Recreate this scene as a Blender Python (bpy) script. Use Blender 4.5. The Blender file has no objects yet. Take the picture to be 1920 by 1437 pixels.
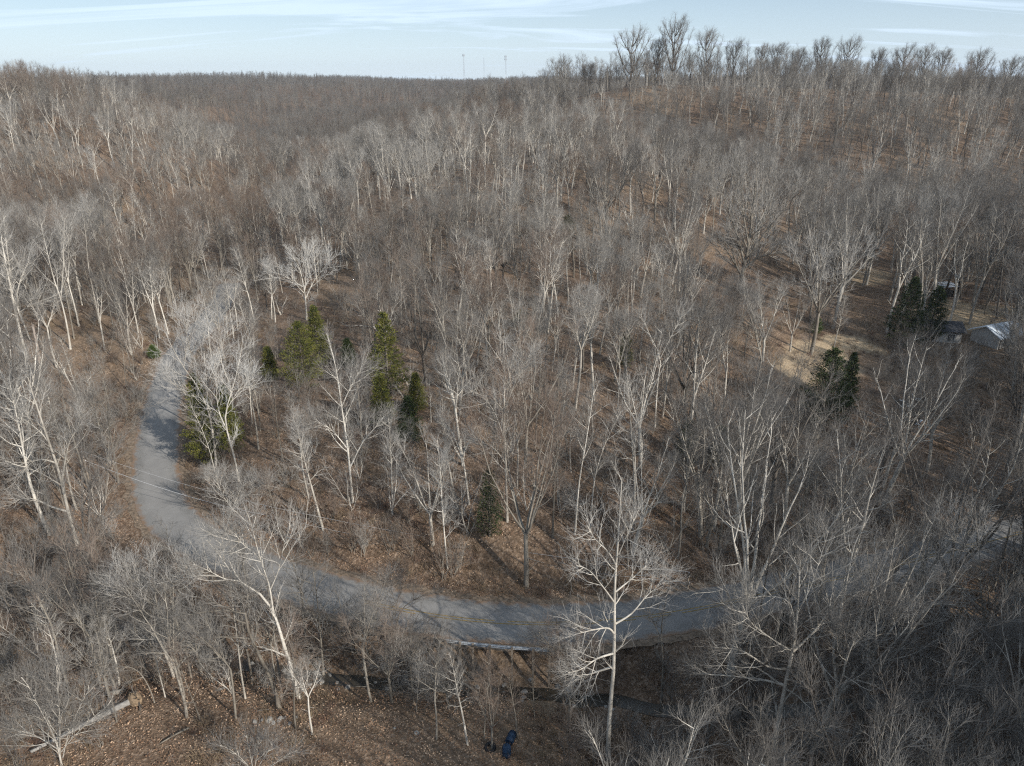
import bpy, math, random
import numpy as np
from mathutils import Vector

# ------------------------------------------------------------------ camera, sky, sun, exposure
C = bpy.context.scene.collection
scene = bpy.context.scene
F, CX, CY = 1346.0, 960.0, 718.5            # focal length in photo pixels (1920 wide)
TH = math.radians(22.9)                      # camera looks down by this
CAMZ = 41.0
cam_d = bpy.data.cameras.new("camera"); cam = bpy.data.objects.new("camera", cam_d); C.objects.link(cam)
cam_d.sensor_width = 36.0; cam_d.lens = 36.0 * F / 1920.0
cam_d.clip_start = 0.5; cam_d.clip_end = 20000
cam.location = (0, 0, CAMZ); cam.rotation_euler = (math.pi / 2 - TH, 0, 0)
scene.camera = cam

SUN_EL, SUN_AZ = math.radians(29.5), math.radians(132)   # azimuth clockwise from +Y
w = bpy.data.worlds.new("World"); scene.world = w; w.use_nodes = True
nt = w.node_tree; nt.nodes.clear()
def N(nt, t, **k):
    n = nt.nodes.new(t)
    for a, b in k.items(): setattr(n, a, b)
    return n
out = N(nt, 'ShaderNodeOutputWorld'); bg = N(nt, 'ShaderNodeBackground'); sky = N(nt, 'ShaderNodeTexSky')
sky.sky_type = 'NISHITA'; sky.sun_disc = False; sky.sun_elevation = SUN_EL; sky.sun_rotation = SUN_AZ
sky.air_density = 1.0; sky.dust_density = 0.3; sky.ozone_density = 3.0; sky.altitude = 300
bg.inputs[1].default_value = 0.078
# thin cirrus, laid out on a plane high above the land (direction / height)
tc = N(nt, 'ShaderNodeTexCoord'); sx = N(nt, 'ShaderNodeSeparateXYZ'); nt.links.new(tc.outputs['Generated'], sx.inputs[0])
zz = N(nt, 'ShaderNodeMath', operation='MAXIMUM'); nt.links.new(sx.outputs[2], zz.inputs[0]); zz.inputs[1].default_value = 0.0
za = N(nt, 'ShaderNodeMath', operation='ADD'); nt.links.new(zz.outputs[0], za.inputs[0]); za.inputs[1].default_value = 0.12
dx = N(nt, 'ShaderNodeMath', operation='DIVIDE'); nt.links.new(sx.outputs[0], dx.inputs[0]); nt.links.new(za.outputs[0], dx.inputs[1])
dy = N(nt, 'ShaderNodeMath', operation='DIVIDE'); nt.links.new(sx.outputs[1], dy.inputs[0]); nt.links.new(za.outputs[0], dy.inputs[1])
cb = N(nt, 'ShaderNodeCombineXYZ'); nt.links.new(dx.outputs[0], cb.inputs[0]); nt.links.new(dy.outputs[0], cb.inputs[1])
mp = N(nt, 'ShaderNodeMapping'); mp.inputs['Rotation'].default_value = (0, 0, math.radians(16)); mp.inputs['Scale'].default_value = (0.28, 1.1, 1)
nt.links.new(cb.outputs[0], mp.inputs[0])
nz = N(nt, 'ShaderNodeTexNoise'); nz.inputs['Scale'].default_value = 1.3; nz.inputs['Detail'].default_value = 9; nz.inputs['Roughness'].default_value = 0.58; nz.inputs['Distortion'].default_value = 1.2
nt.links.new(mp.outputs[0], nz.inputs['Vector'])
cr = N(nt, 'ShaderNodeMapRange'); cr.inputs[1].default_value = 0.38; cr.inputs[2].default_value = 0.60; cr.inputs[3].default_value = 0.05; cr.inputs[4].default_value = 0.8
nt.links.new(nz.outputs[0], cr.inputs[0])
ve = N(nt, 'ShaderNodeMapRange'); ve.inputs[1].default_value = 0.0; ve.inputs[2].default_value = 0.22; ve.inputs[3].default_value = 0.62; ve.inputs[4].default_value = 0.0
nt.links.new(sx.outputs[2], ve.inputs[0])
vm = N(nt, 'ShaderNodeMath', operation='MAXIMUM'); nt.links.new(ve.outputs[0], vm.inputs[0]); nt.links.new(cr.outputs[0], vm.inputs[1])
mx = N(nt, 'ShaderNodeMix', data_type='RGBA'); nt.links.new(vm.outputs[0], mx.inputs[0]); nt.links.new(sky.outputs[0], mx.inputs[6]); mx.inputs[7].default_value = (9.6, 11.6, 13.9, 1)
nt.links.new(mx.outputs[2], bg.inputs[0]); nt.links.new(bg.outputs[0], out.inputs[0])

sd = bpy.data.lights.new("sun", 'SUN'); sd.energy = 5.0; sd.angle = math.radians(0.53); sd.color = (1.0, 0.95, 0.87)
sun = bpy.data.objects.new("sun", sd); C.objects.link(sun)
SD = Vector((math.sin(SUN_AZ) * math.cos(SUN_EL), math.cos(SUN_AZ) * math.cos(SUN_EL), math.sin(SUN_EL)))
sun.rotation_euler = SD.to_track_quat('Z', 'Y').to_euler(); sun.location = (60, -60, 120)
vs = scene.view_settings; vs.view_transform = 'Standard'; vs.look = 'None'; vs.exposure = 0.2; vs.gamma = 1.0; vs.use_curve_mapping = False
scene.cycles.use_denoising = False
scene.cycles.max_bounces = 5; scene.cycles.diffuse_bounces = 3; scene.cycles.glossy_bounces = 2
scene.cycles.transparent_max_bounces = 4; scene.cycles.use_adaptive_sampling = False
scene.cycles.volume_bounces = 0
scene.cycles.filter_width = 1.2 if hasattr(scene.cycles, 'filter_width') else 1.5

rs = np.random.RandomState(7)
ct, st_ = math.cos(TH), math.sin(TH)
def ray(px, py):
    u = (px - CX) / F; v = (CY - py) / F
    return np.array([u, ct + v * st_, -st_ + v * ct])
def at_z(px, py, z):
    r = ray(px, py); k = (z - CAMZ) / r[2]; return np.array([r[0] * k, r[1] * k, z])
def at_y(px, py, Y):
    r = ray(px, py); k = Y / r[1]; return np.array([r[0] * k, Y, CAMZ + r[2] * k])
def proj(x, y, z):
    z = z - CAMZ
    d = y * ct - z * st_; v = (y * st_ + z * ct) / d
    return CX + F * x / d, CY - F * v, d

# ------------------------------------------------------------------ terrain
cps = []
for p in [(0,1437,1.0),(400,1437,.8),(960,1437,-.5),(1400,1437,-2),(1920,1437,-2),(-300,1437,1.5),(2300,1437,-1),
          (250,1330,.3),(540,1320,-.5),(700,1345,-.9),(900,1320,-1.3),(0,1300,.4),
          (100,1110,-1.6),(300,1190,-2.2),(600,1268,-2.3),(850,1272,-2.3),(1100,1300,-2.4),(1400,1330,-2.6),(1750,1300,-2.6),(-150,1090,-1),
          (330,690,2.5),(300,780,1.2),(285,870,.4),(300,950,0),(400,1030,0),(520,1080,0),(700,1130,0),(850,1160,0),(1000,1170,0),(1180,1160,0),(1340,1130,0),(1500,1095,0),(1750,1040,0),(2100,960,.5),
          (600,1040,1),(840,1060,1.6),(1040,1050,1.6),(1150,1080,1.1),(1270,1050,1),
          (100,1000,.5),(150,900,1),(0,850,2),(0,1000,1),(-200,850,3),
          (950,960,3.4),(660,930,3),(450,900,2),(800,800,5.5),(960,620,7.5),(420,760,3.6),(700,700,5),(1160,790,5.2),
          (100,640,5),(1800,590,5),(1600,530,6),(1500,680,4.5),(1920,640,4),(1300,600,8),(2200,640,5),
          (1300,850,2.2),(1600,850,1.8),(1900,850,1.2),(1200,950,2.2),(1920,1000,0),(1500,1000,0.4)]:
    cps.append(at_z(*p))
for p in [(0,500,140),(0,400,175),(0,300,210),(-300,240,240),(-300,400,170),
          (200,350,200),(700,500,130),(1400,540,125),(1600,400,180),(1600,300,212),(1600,236,240),(1900,400,178),(1900,300,212),(1900,236,240),(2300,300,212),(2300,232,240),(1600,236,240)]:
    cps.append(at_y(*p))
for p in [(1270,288,38),(1180,288,37),(1100,290,34),(1000,295,28),(880,300,23),(1400,290,37.5),(1550,290,37.5),(1750,290,37.5),(1920,290,37.5),(2200,290,37.5),
          (0,262,31),(100,262,31.5),(200,258,29),(300,250,23),(350,240,17),(100,385,16),(200,375,9),(300,370,6),(400,370,4),(400,150,2),(430,200,2),(465,290,3),(480,400,5),(1000,190,22.5),(850,185,21),(700,175,18),(600,165,14),(520,150,8),(1150,185,22),(1300,170,18),(1420,150,12.5),(1510,135,8),(950,130,12.5),(1150,130,12.5),(760,125,10),(950,100,7.5),
          (950,240,17),(1150,235,16.5),(1350,215,15.5),(1500,190,11),(700,230,13),(600,230,9),(800,300,17),(650,340,14)]:
    r = ray(p[0], 200); cps.append(np.array([r[0] / r[1] * p[1], p[1], p[2]]))
for p in [(-60,0,2),(0,0,0),(60,0,1),(-120,30,8),(120,30,3),(0,-60,3),(-80,-60,6),(80,-60,4),(-180,100,14),(190,90,8),(230,160,16),(-240,180,24),
          (100,350,34),(200,350,34),(-60,370,10),(-300,330,24),(330,330,34),(-330,250,30)]:
    cps.append(np.array(p, float))
cps = np.array(cps)
def tps(r): return r * r * np.log(r + 1e-6)
sc_ = 100.0
P2 = cps[:, :2] / sc_; n_ = len(P2)
K = tps(np.linalg.norm(P2[:, None] - P2[None], axis=2)) + 0.0012 * np.eye(n_)
Q = np.hstack([np.ones((n_, 1)), P2])
A = np.block([[K, Q], [Q.T, np.zeros((3, 3))]])
W = np.linalg.solve(A, np.concatenate([cps[:, 2], np.zeros(3)]))

def vnoise(x, y, seed):                      # smooth value noise
    xi = np.floor(x).astype(np.int64); yi = np.floor(y).astype(np.int64); fx = x - xi; fy = y - yi
    def h(a, b):
        v = (a * 374761393 + b * 668265263 + seed * 974634777) & 0xffffffff
        v = ((v ^ (v >> 13)) * 1274126177) & 0xffffffff
        return ((v ^ (v >> 16)) & 0xffff) / 65535.0
    u = fx * fx * (3 - 2 * fx); v = fy * fy * (3 - 2 * fy)
    return (h(xi, yi) * (1 - u) + h(xi + 1, yi) * u) * (1 - v) + (h(xi, yi + 1) * (1 - u) + h(xi + 1, yi + 1) * u) * v
def sstep(a, b, x): t = np.clip((x - a) / (b - a), 0, 1); return t * t * (3 - 2 * t)

ROADPX = [(345,650,2.9),(322,700,2.3),(305,760,1.4),(296,820,.8),(292,880,.35),(300,940,0),(340,992,0),(410,1032,0),(510,1078,0),(620,1112,0),(740,1142,0),
          (870,1162,0),(1000,1170,0),(1130,1166,0),(1250,1152,0),(1360,1132,0),(1500,1100,0),(1700,1055,.1),(1950,990,.4),(2300,920,1)]
road_c = [at_z(*p) for p in ROADPX]
road_c = [road_c[0] + np.array([-5, 34, .9]), road_c[0] + np.array([-1, 15, .4])] + road_c
def smooth_line(pts, k=8, closed=False):
    pts = np.array(pts, float); o = []
    for i in range(len(pts) - 1):
        p0 = pts[max(i - 1, 0)]; p1 = pts[i]; p2 = pts[i + 1]; p3 = pts[min(i + 2, len(pts) - 1)]
        for j in range(k):
            t = j / k
            o.append(0.5 * ((2 * p1) + (-p0 + p2) * t + (2 * p0 - 5 * p1 + 4 * p2 - p3) * t * t + (-p0 + 3 * p1 - 3 * p2 + p3) * t ** 3))
    o.append(pts[-1]); return np.array(o)
ROAD = smooth_line(road_c, 8)
for _ in range(6): ROAD[1:-1] = (ROAD[:-2] + 2 * ROAD[1:-1] + ROAD[2:]) / 4
CREEK = smooth_line([at_z(*p) for p in [(-300,1060,-1.2),(-100,1085,-1.6),(100,1115,-2),(300,1192,-2.5),(450,1240,-2.8),(600,1268,-2.5),(720,1278,-2.5),(850,1282,-2.5),(1000,1296,-2.5),(1150,1310,-2.5),(1400,1330,-2.6),(1750,1300,-2.8),(2200,1250,-2.5)]], 8)

def dist_line(x, y, L):
    """distance to polyline L, z of the nearest point"""
    bd = np.full(x.shape, 1e9); bz = np.zeros(x.shape)
    for a, b in zip(L[:-1], L[1:]):
        d = b[:2] - a[:2]; l2 = max((d ** 2).sum(), 1e-9)
        t = np.clip(((x - a[0]) * d[0] + (y - a[1]) * d[1]) / l2, 0, 1)
        q = np.hypot(x - a[0] - t * d[0], y - a[1] - t * d[1]); m = q < bd
        bd = np.where(m, q, bd); bz = np.where(m, a[2] + t * (b[2] - a[2]), bz)
    return bd, bz
def height(x, y):
    x = np.atleast_1d(np.asarray(x, float)); y = np.atleast_1d(np.asarray(y, float)); shp = x.shape; x = x.ravel(); y = y.ravel()
    near = np.empty(x.shape)
    for s in range(0, len(x), 20000):
        e = slice(s, s + 20000); q = np.stack([x[e], y[e]], 1) / sc_
        near[e] = tps(np.linalg.norm(q[:, None] - P2[None], axis=2)) @ W[:n_] + W[n_] + q @ W[n_ + 1:]
    near = np.clip(near, -4, 40)
    near += (vnoise(x / 9, y / 9, 1) - .5) * .9 * sstep(6, 60, y) + (vnoise(x / 2.7, y / 2.7, 2) - .5) * .22
    R = np.hypot(x, y)
    near = near + 41 * np.exp(-((x - 66) / 22) ** 2 - ((y + 5) / 33) ** 2)  # unseen hill behind right of the camera, added to shade lower right and road
    n6 = vnoise(x / 190 + 1.7, y / 220 + 4.4, 6); n7 = vnoise(x / 420 + 3.1, y / 400 + .4, 3)
    far = 9 + 11 * n6 + 15 * np.exp(-((R - 560) / 90) ** 2) * sstep(.25, .6, vnoise(x / 130 + 8, y / 500, 8)) + 18 * sstep(620, 900, R) * (.72 + .28 * n7)
    far = np.minimum(far, 35) + 3.5 * (vnoise(x / 95, y / 200, 9) - .5) * sstep(500, 800, R)
    hx = -0.36 * y; far = far - 10 * np.exp(-((x - hx) / 55) ** 2) * sstep(700, 420, R) * (y > 0)
    t = sstep(310, 430, R); z = near * (1 - t) + far * t
    m = (np.abs(x) < 160) & (y < 190) & (y > 0)
    if m.any():
        d, rz = dist_line(x[m], y[m], ROAD[::2]); tt = sstep(8.5, 4.4, d); z[m] = z[m] * (1 - tt) + (rz - .06) * tt
        d, rz = dist_line(x[m], y[m], CREEK[::2]); tt = sstep(4.2, .8, d); z[m] = z[m] * (1 - tt) + (rz - .45) * tt
    return z.reshape(shp)
def gz(x, y): return float(height([x], [y])[0])
def ground(px, py, y0=20, y1=900):
    """where the view ray through a photo pixel first meets the terrain"""
    r = ray(px, py); Y = np.geomspace(y0, y1, 500); X = r[0] / r[1] * Y; Z = CAMZ + r[2] / r[1] * Y
    H = height(X, Y); i = np.argmax(Z < H)
    if not (Z < H).any(): i = len(Y) - 1
    Yi = Y[i] if i == 0 else Y[i - 1] + (Y[i] - Y[i - 1]) * (Z[i - 1] - H[i - 1]) / ((Z[i - 1] - H[i - 1]) - (Z[i] - H[i]) + 1e-9)
    x = r[0] / r[1] * Yi; return np.array([x, Yi, gz(x, Yi)])

# ------------------------------------------------------------------ materials
def mat(name, rough=0.9):
    m = bpy.data.materials.new(name); m.use_nodes = True; nt = m.node_tree
    b = nt.nodes['Principled BSDF']; b.inputs['Roughness'].default_value = rough; b.inputs['Specular IOR Level'].default_value = 0.2
    return m, nt, b
def noise(nt, scale, detail=4, rough=.6, coord='Object', vec=None, scl=None):
    n = N(nt, 'ShaderNodeTexNoise'); n.inputs['Scale'].default_value = scale; n.inputs['Detail'].default_value = detail; n.inputs['Roughness'].default_value = rough
    if vec is None:
        t = N(nt, 'ShaderNodeTexCoord'); vec = t.outputs[coord]
    if scl is not None:
        mp = N(nt, 'ShaderNodeMapping'); mp.inputs['Scale'].default_value = scl; nt.links.new(vec, mp.inputs[0]); vec = mp.outputs[0]
    nt.links.new(vec, n.inputs['Vector']); return n.outputs[0]
def ramp(nt, fac, stops):
    r = N(nt, 'ShaderNodeValToRGB'); e = r.color_ramp.elements
    while len(e) < len(stops): e.new(.5)
    for k, (p, c) in enumerate(stops): e[k].position = p; e[k].color = (*c, 1)
    nt.links.new(fac, r.inputs[0]); return r.outputs[0]
def mix(nt, fac, a, b, mode='MIX'):
    m = N(nt, 'ShaderNodeMix', data_type='RGBA', blend_type=mode)
    for s, v in ((0, fac), (6, a), (7, b)):
        if isinstance(v, (int, float)): m.inputs[s].default_value = v
        elif isinstance(v, tuple): m.inputs[s].default_value = (*v, 1)
        else: nt.links.new(v, m.inputs[s])
    return m.outputs[2]
def bump(nt, b, h, s, d):
    n = N(nt, 'ShaderNodeBump'); n.inputs['Strength'].default_value = s; n.inputs['Distance'].default_value = d
    nt.links.new(h, n.inputs['Height']); nt.links.new(n.outputs[0], b.inputs['Normal'])
def bark(name, dark, light, twig=False):
    m, nt, b = mat(name)
    oi = N(nt, 'ShaderNodeObjectInfo')
    if twig:
        c = mix(nt, oi.outputs['Random'], dark, light)
    else:
        a = noise(nt, 1.2, 5, .7, scl=(2.2, 2.2, .5)); c = ramp(nt, a, [(.33, dark), (.62, light)])
        c = mix(nt, .9, c, mix(nt, oi.outputs['Random'], (.62, .58, .53), (1.25, 1.22, 1.17)), 'MULTIPLY')
    nt.links.new(c, b.inputs['Base Color']); return m
M = {}
M['white'] = bark('pale_sycamore_bark', (0.283, 0.265, 0.236), (0.584, 0.557, 0.509))
M['grey'] = bark('grey_bark', (0.122, 0.108, 0.094), (0.302, 0.281, 0.245))
M['dark'] = bark('dark_furrowed_bark', (0.068, 0.060, 0.053), (0.180, 0.161, 0.143))
M['tw_pale'] = bark('pale_twigs', (0.223, 0.207, 0.184), (0.410, 0.386, 0.354), True)
M['tw_white'] = bark('white_twigs', (.44, .42, .39), (.62, .60, .56), True)
M['tw_mid'] = bark('mid_twigs', (.19, .175, .157), (.34, .322, .295), True)
M['tw_grey'] = bark('grey_twigs', (0.105, 0.095, 0.086), (0.203, 0.190, 0.173), True)
M['tw_red'] = bark('russet_twigs', (0.143, 0.103, 0.078), (0.232, 0.182, 0.147), True)
M['tw_brush'] = bark('brush_stems', (0.084, 0.063, 0.049), (0.182, 0.147, 0.119), True)

def ground_mat():
    m, nt, b = mat('leaf_litter', 1.0)
    at = N(nt, 'ShaderNodeAttribute', attribute_name='grass')
    n1 = noise(nt, .09, 5, .6); n2 = noise(nt, 1.1, 6, .75); 
    v = N(nt, 'ShaderNodeTexVoronoi'); v.inputs['Scale'].default_value = 5.5
    t = N(nt, 'ShaderNodeTexCoord'); nt.links.new(t.outputs['Object'], v.inputs['Vector'])
    leaf = ramp(nt, v.outputs['Color'], [(.0, (0.040, 0.025, 0.018)), (.38, (0.134, 0.088, 0.060)), (.66, (0.252, 0.174, 0.121)), (1, (0.540, 0.426, 0.331))])
    base = ramp(nt, n2, [(.32, (0.046, 0.029, 0.022)), (.5, (0.151, 0.099, 0.067)), (.68, (0.292, 0.205, 0.141))])
    c = mix(nt, .55, base, leaf)
    c = mix(nt, mix(nt, 1.0, n1, n1), c, mix(nt, .5, c, (.10, .075, .045)))
    gn = noise(nt, 2.6, 7, .8); gc = ramp(nt, gn, [(.3, (.18, .13, .08)), (.5, (.36, .275, .18)), (.7, (.56, .45, .31))])
    c = mix(nt, at.outputs['Fac'], c, gc)
    nt.links.new(c, b.inputs['Base Color'])
    h = N(nt, 'ShaderNodeMath', operation='ADD'); nt.links.new(n2, h.inputs[0]); nt.links.new(v.outputs['Distance'], h.inputs[1])
    bump(nt, b, h.outputs[0], .7, .07); return m
M['ground'] = ground_mat()
def asphalt():
    m, nt, b = mat('worn_asphalt', .85)
    a = noise(nt, .35, 6, .65); f = noise(nt, 14, 3, .6)
    c = ramp(nt, a, [(.35, (.15, .143, .132)), (.6, (.235, .224, .206))]); c = mix(nt, .35, c, ramp(nt, f, [(.35, (.10, .10, .10)), (.65, (.30, .292, .284))]))
    v = N(nt, 'ShaderNodeTexVoronoi', feature='DISTANCE_TO_EDGE'); v.inputs['Scale'].default_value = .33; t = N(nt, 'ShaderNodeTexCoord'); 
    wn = N(nt, 'ShaderNodeTexNoise'); wn.inputs['Scale'].default_value = .8; nt.links.new(t.outputs['Object'], wn.inputs['Vector'])
    wv = N(nt, 'ShaderNodeVectorMath', operation='MULTIPLY_ADD'); nt.links.new(wn.outputs['Color'], wv.inputs[0]); wv.inputs[1].default_value = (1.6, 1.6, 0); nt.links.new(t.outputs['Object'], wv.inputs[2])
    nt.links.new(wv.outputs[0], v.inputs['Vector'])
    cr = ramp(nt, v.outputs['Distance'], [(.0, (.0, .0, .0)), (.012, (1, 1, 1))])
    c = mix(nt, cr, (.10, .098, .093), c)
    at = N(nt, 'ShaderNodeAttribute', attribute_name='across'); e = N(nt, 'ShaderNodeMath', operation='ABSOLUTE'); nt.links.new(at.outputs['Fac'], e.inputs[0])
    ed = N(nt, 'ShaderNodeMath', operation='ADD'); nt.links.new(e.outputs[0], ed.inputs[0]); q = N(nt, 'ShaderNodeMath', operation='MULTIPLY'); nt.links.new(noise(nt, .9, 5, .7), q.inputs[0]); q.inputs[1].default_value = .9; nt.links.new(q.outputs[0], ed.inputs[1])
    c = mix(nt, ramp(nt, ed.outputs[0], [(.0, (0, 0, 0)), (1.0, (0, 0, 0))]), c, c)
    tk = N(nt, 'ShaderNodeMapRange'); tk.inputs[1].default_value = .62; tk.inputs[2].default_value = .42; nt.links.new(e.outputs[0], tk.inputs[0]); c = mix(nt, .35, c, mix(nt, tk.outputs[0], c, (.27, .26, .25)))
    ef = N(nt, 'ShaderNodeMapRange'); ef.inputs[1].default_value = 1.22; ef.inputs[2].default_value = 1.45; nt.links.new(ed.outputs[0], ef.inputs[0]); c = mix(nt, ef.outputs[0], c, (.20, .135, .09))
    nt.links.new(c, b.inputs['Base Color']); bump(nt, b, f, .3, .02); return m
M['asphalt'] = asphalt()
def plain(name, col, rough=.7, var=.25, sc=2.0, metal=0):
    m, nt, b = mat(name, rough); a = noise(nt, sc, 5, .65)
    lo = tuple(x * (1 - var) for x in col); hi = tuple(min(1, x * (1 + var)) for x in col)
    nt.links.new(ramp(nt, a, [(.35, lo), (.65, hi)]), b.inputs['Base Color']); b.inputs['Metallic'].default_value = metal; return m
M['yellow'] = plain('faded_yellow_paint', (0.243, 0.171, 0.063), .8, .5, 4)
M['shoulder'] = plain('shoulder_gravel', (0.173, 0.131, 0.094), .95, .5, 3)
M['rock'] = plain('creek_rock', (.30, .285, .26), .9, .3, 3)
M['galv'] = plain('galvanised_steel', (.50, .52, .54), .45, .15, 3, .6)
M['post'] = plain('weathered_wood', (.20, .165, .13), .9, .3, 4)
M['wire'] = plain('aluminium_cable', (.45, .45, .45), .5, .1, 4)
M['needle'] = None
def needle(name, a, bcol):
    m, nt, b = mat(name, .7); n = noise(nt, 1.6, 3, .6)
    nt.links.new(ramp(nt, n, [(.3, a), (.7, bcol)]), b.inputs['Base Color']); b.inputs['Transmission Weight'].default_value = 0
    return m
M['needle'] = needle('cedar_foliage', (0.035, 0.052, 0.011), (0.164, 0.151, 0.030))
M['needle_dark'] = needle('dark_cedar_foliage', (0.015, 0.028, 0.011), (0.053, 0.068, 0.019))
M['leaf'] = needle('bush_foliage', (.03, .06, .012), (.10, .14, .03))

# ------------------------------------------------------------------ mesh helpers
def mesh(name, V, Fq, mats, midx=None, smooth=False, tri=False):
    me = bpy.data.meshes.new(name); V = np.asarray(V, np.float32); Fq = np.asarray(Fq, np.int32); k = Fq.shape[1]
    me.vertices.add(len(V)); me.vertices.foreach_set('co', V.ravel())
    me.loops.add(Fq.size); me.loops.foreach_set('vertex_index', Fq.ravel())
    me.polygons.add(len(Fq)); me.polygons.foreach_set('loop_start', np.arange(0, Fq.size, k, dtype=np.int32))
    try: me.polygons.foreach_set('loop_total', np.full(len(Fq), k, np.int32))
    except Exception: pass
    for m in mats: me.materials.append(m)
    if midx is not None: me.polygons.foreach_set('material_index', np.asarray(midx, np.int32))
    me.polygons.foreach_set('use_smooth', np.full(len(Fq), smooth, bool))
    me.update(calc_edges=True); me.validate(); return me
def mob(name, me, parent=None, loc=None):
    o = bpy.data.objects.new(name, me); C.objects.link(o)
    if parent is not None: o.parent = parent
    if loc is not None: o.location = loc
    return o
def tag(o, label=None, cat=None, group=None, kind=None):
    for k, v in (('label', label), ('category', cat), ('group', group), ('kind', kind)):
        if v: o[k] = v
    return o
def empty(name, loc, rz=0):
    o = bpy.data.objects.new(name, None); C.objects.link(o); o.location = loc; o.rotation_euler = (0, 0, rz); o.empty_display_size = .5; return o

def tubes(PL, RD, sides):
    """PL [n,k,3] centre lines, RD [n,k] radii -> verts, quads"""
    PL = np.asarray(PL, float); n, k, _ = PL.shape
    T = np.gradient(PL, axis=1); T /= np.linalg.norm(T, axis=2, keepdims=True) + 1e-9
    ref = np.where(np.abs(T[:, :1, 2:3]) > .9, np.array([1., .1, 0]), np.array([.05, 0, 1.])); ref = np.broadcast_to(ref, T.shape)
    U = np.cross(T, ref); U /= np.linalg.norm(U, axis=2, keepdims=True) + 1e-9; Wv = np.cross(T, U)
    a = np.arange(sides) * 2 * np.pi / sides
    V = PL[:, :, None] + RD[:, :, None, None] * (np.cos(a)[None, None, :, None] * U[:, :, None] + np.sin(a)[None, None, :, None] * Wv[:, :, None])
    i = np.arange(n)[:, None, None] * k * sides + np.arange(k - 1)[None, :, None] * sides; s = np.arange(sides)[None, None, :]; s2 = (s + 1) % sides
    Fq = np.stack([i + s, i + s2, i + sides + s2, i + sides + s], -1).reshape(-1, 4)
    return V.reshape(-1, 3), Fq
class MB:
    def __init__(s): s.V = []; s.F = []; s.M = []; s.n = 0
    def add(s, V, Fq, m=0):
        if len(V) == 0: return s
        s.V.append(np.asarray(V, float)); s.F.append(np.asarray(Fq) + s.n); s.M.append(np.full(len(Fq), m) if np.isscalar(m) else np.asarray(m)); s.n += len(V); return s
    def box(s, c, sz, rz=0, m=0, top=1.0):
        x, y, z = [q / 2 for q in sz]; v = np.array([[-x, -y, -z], [x, -y, -z], [x, y, -z], [-x, y, -z], [-x * top, -y * top, z], [x * top, -y * top, z], [x * top, y * top, z], [-x * top, y * top, z]])
        cr, sr = math.cos(rz), math.sin(rz); v = v @ np.array([[cr, sr, 0], [-sr, cr, 0], [0, 0, 1]]) + np.array(c)
        return s.add(v, [[0, 3, 2, 1], [4, 5, 6, 7], [0, 1, 5, 4], [1, 2, 6, 5], [2, 3, 7, 6], [3, 0, 4, 7]], m)
    def tube(s, pts, r, sides=8, m=0):
        pts = np.array(pts, float); r = np.broadcast_to(np.asarray(r, float), (len(pts),)); return s.add(*tubes(pts[None], r[None], sides), m)
    def get(s): return np.concatenate(s.V), np.concatenate(s.F), np.concatenate(s.M)
    def build(s, name, mats, parent=None, smooth=False, loc=None):
        V, Fq, m = s.get(); return mob(name, mesh(name, V, Fq, mats, m, smooth), parent, loc)

# ------------------------------------------------------------------ bare trees
def interp(PL, RD, idx, t):
    k = PL.shape[1] - 1; f = t * k; i = np.minimum(f.astype(int), k - 1); f = (f - i)[:, None]
    a = PL[idx, i]; b = PL[idx, i + 1]; d = b - a; d = d / (np.linalg.norm(d, axis=1, keepdims=True) + 1e-9)
    return a + (b - a) * f, d, RD[idx, i] * (1 - f[:, 0]) + RD[idx, i + 1] * f[:, 0]
def spawn(R, PL, RD, per, t0, t1, L, ang, up=.25, k=4, rr=.6, rmin=.006, wob=.06, lshape=.5, spread_idx=None, rtip=.35, tpow=1.0):
    """children of the polylines PL: per of them on each, angle ang (radians) from the parent, bending up"""
    n = len(PL); idx = np.repeat(np.arange(n), per); m = len(idx)
    j = np.tile((np.arange(per) + .5) / per, n); t = t0 + (t1 - t0) * np.clip(j + R.uniform(-.5, .5, m) / per, 0, 1) ** tpow
    p, d, r = interp(PL, RD, idx, t)
    az = np.tile(np.arange(per) * 2.399, n) + np.repeat(R.uniform(0, 6.28, n), per) + R.uniform(-.5, .5, m)
    ref = np.where(np.abs(d[:, 2:3]) > .95, np.array([1., 0, 0]), np.array([0, 0, 1.]))
    u = np.cross(d, ref); u /= np.linalg.norm(u, axis=1, keepdims=True); v = np.cross(d, u)
    a = ang * R.uniform(.7, 1.3, m)
    e = np.cos(a)[:, None] * d + np.sin(a)[:, None] * (np.cos(az)[:, None] * u + np.sin(az)[:, None] * v)
    plen = np.linalg.norm(PL[:, 1:] - PL[:, :-1], axis=2).sum(1)
    Lc = (L if L > 0 else -L * plen[idx]) * (1 - lshape * ((t - t0) / max(t1 - t0, 1e-6)) ** 1.5) * R.uniform(.6, 1.25, m)
    out = np.empty((m, k, 3)); out[:, 0] = p; cur = e.copy()
    for q in range(1, k):
        cur = cur + R.normal(0, wob * 1.6, (m, 3)); cur[:, 2] += up / (k - 1); cur /= np.linalg.norm(cur, axis=1, keepdims=True)
        out[:, q] = out[:, q - 1] + cur * (Lc / (k - 1))[:, None]
    r0 = np.maximum(r * rr, rmin); r0 = np.minimum(r0, np.maximum(Lc * .03, rmin))
    rad = r0[:, None] * (1 - (1 - rtip) * np.linspace(0, 1, k))[None]
    return out, rad
def stack_mesh(levels, mid=None):
    b = MB()
    for (PL, RD, s, m) in levels: b.add(*tubes(PL, RD, s), m)
    return b.get()
def resample(pts, k):
    pts = smooth_line(pts, 6); d = np.concatenate([[0], np.cumsum(np.linalg.norm(pts[1:] - pts[:-1], axis=1))]); s = np.linspace(0, d[-1], k)
    return np.stack([np.interp(s, d, pts[:, c]) for c in range(3)], 1)
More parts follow.
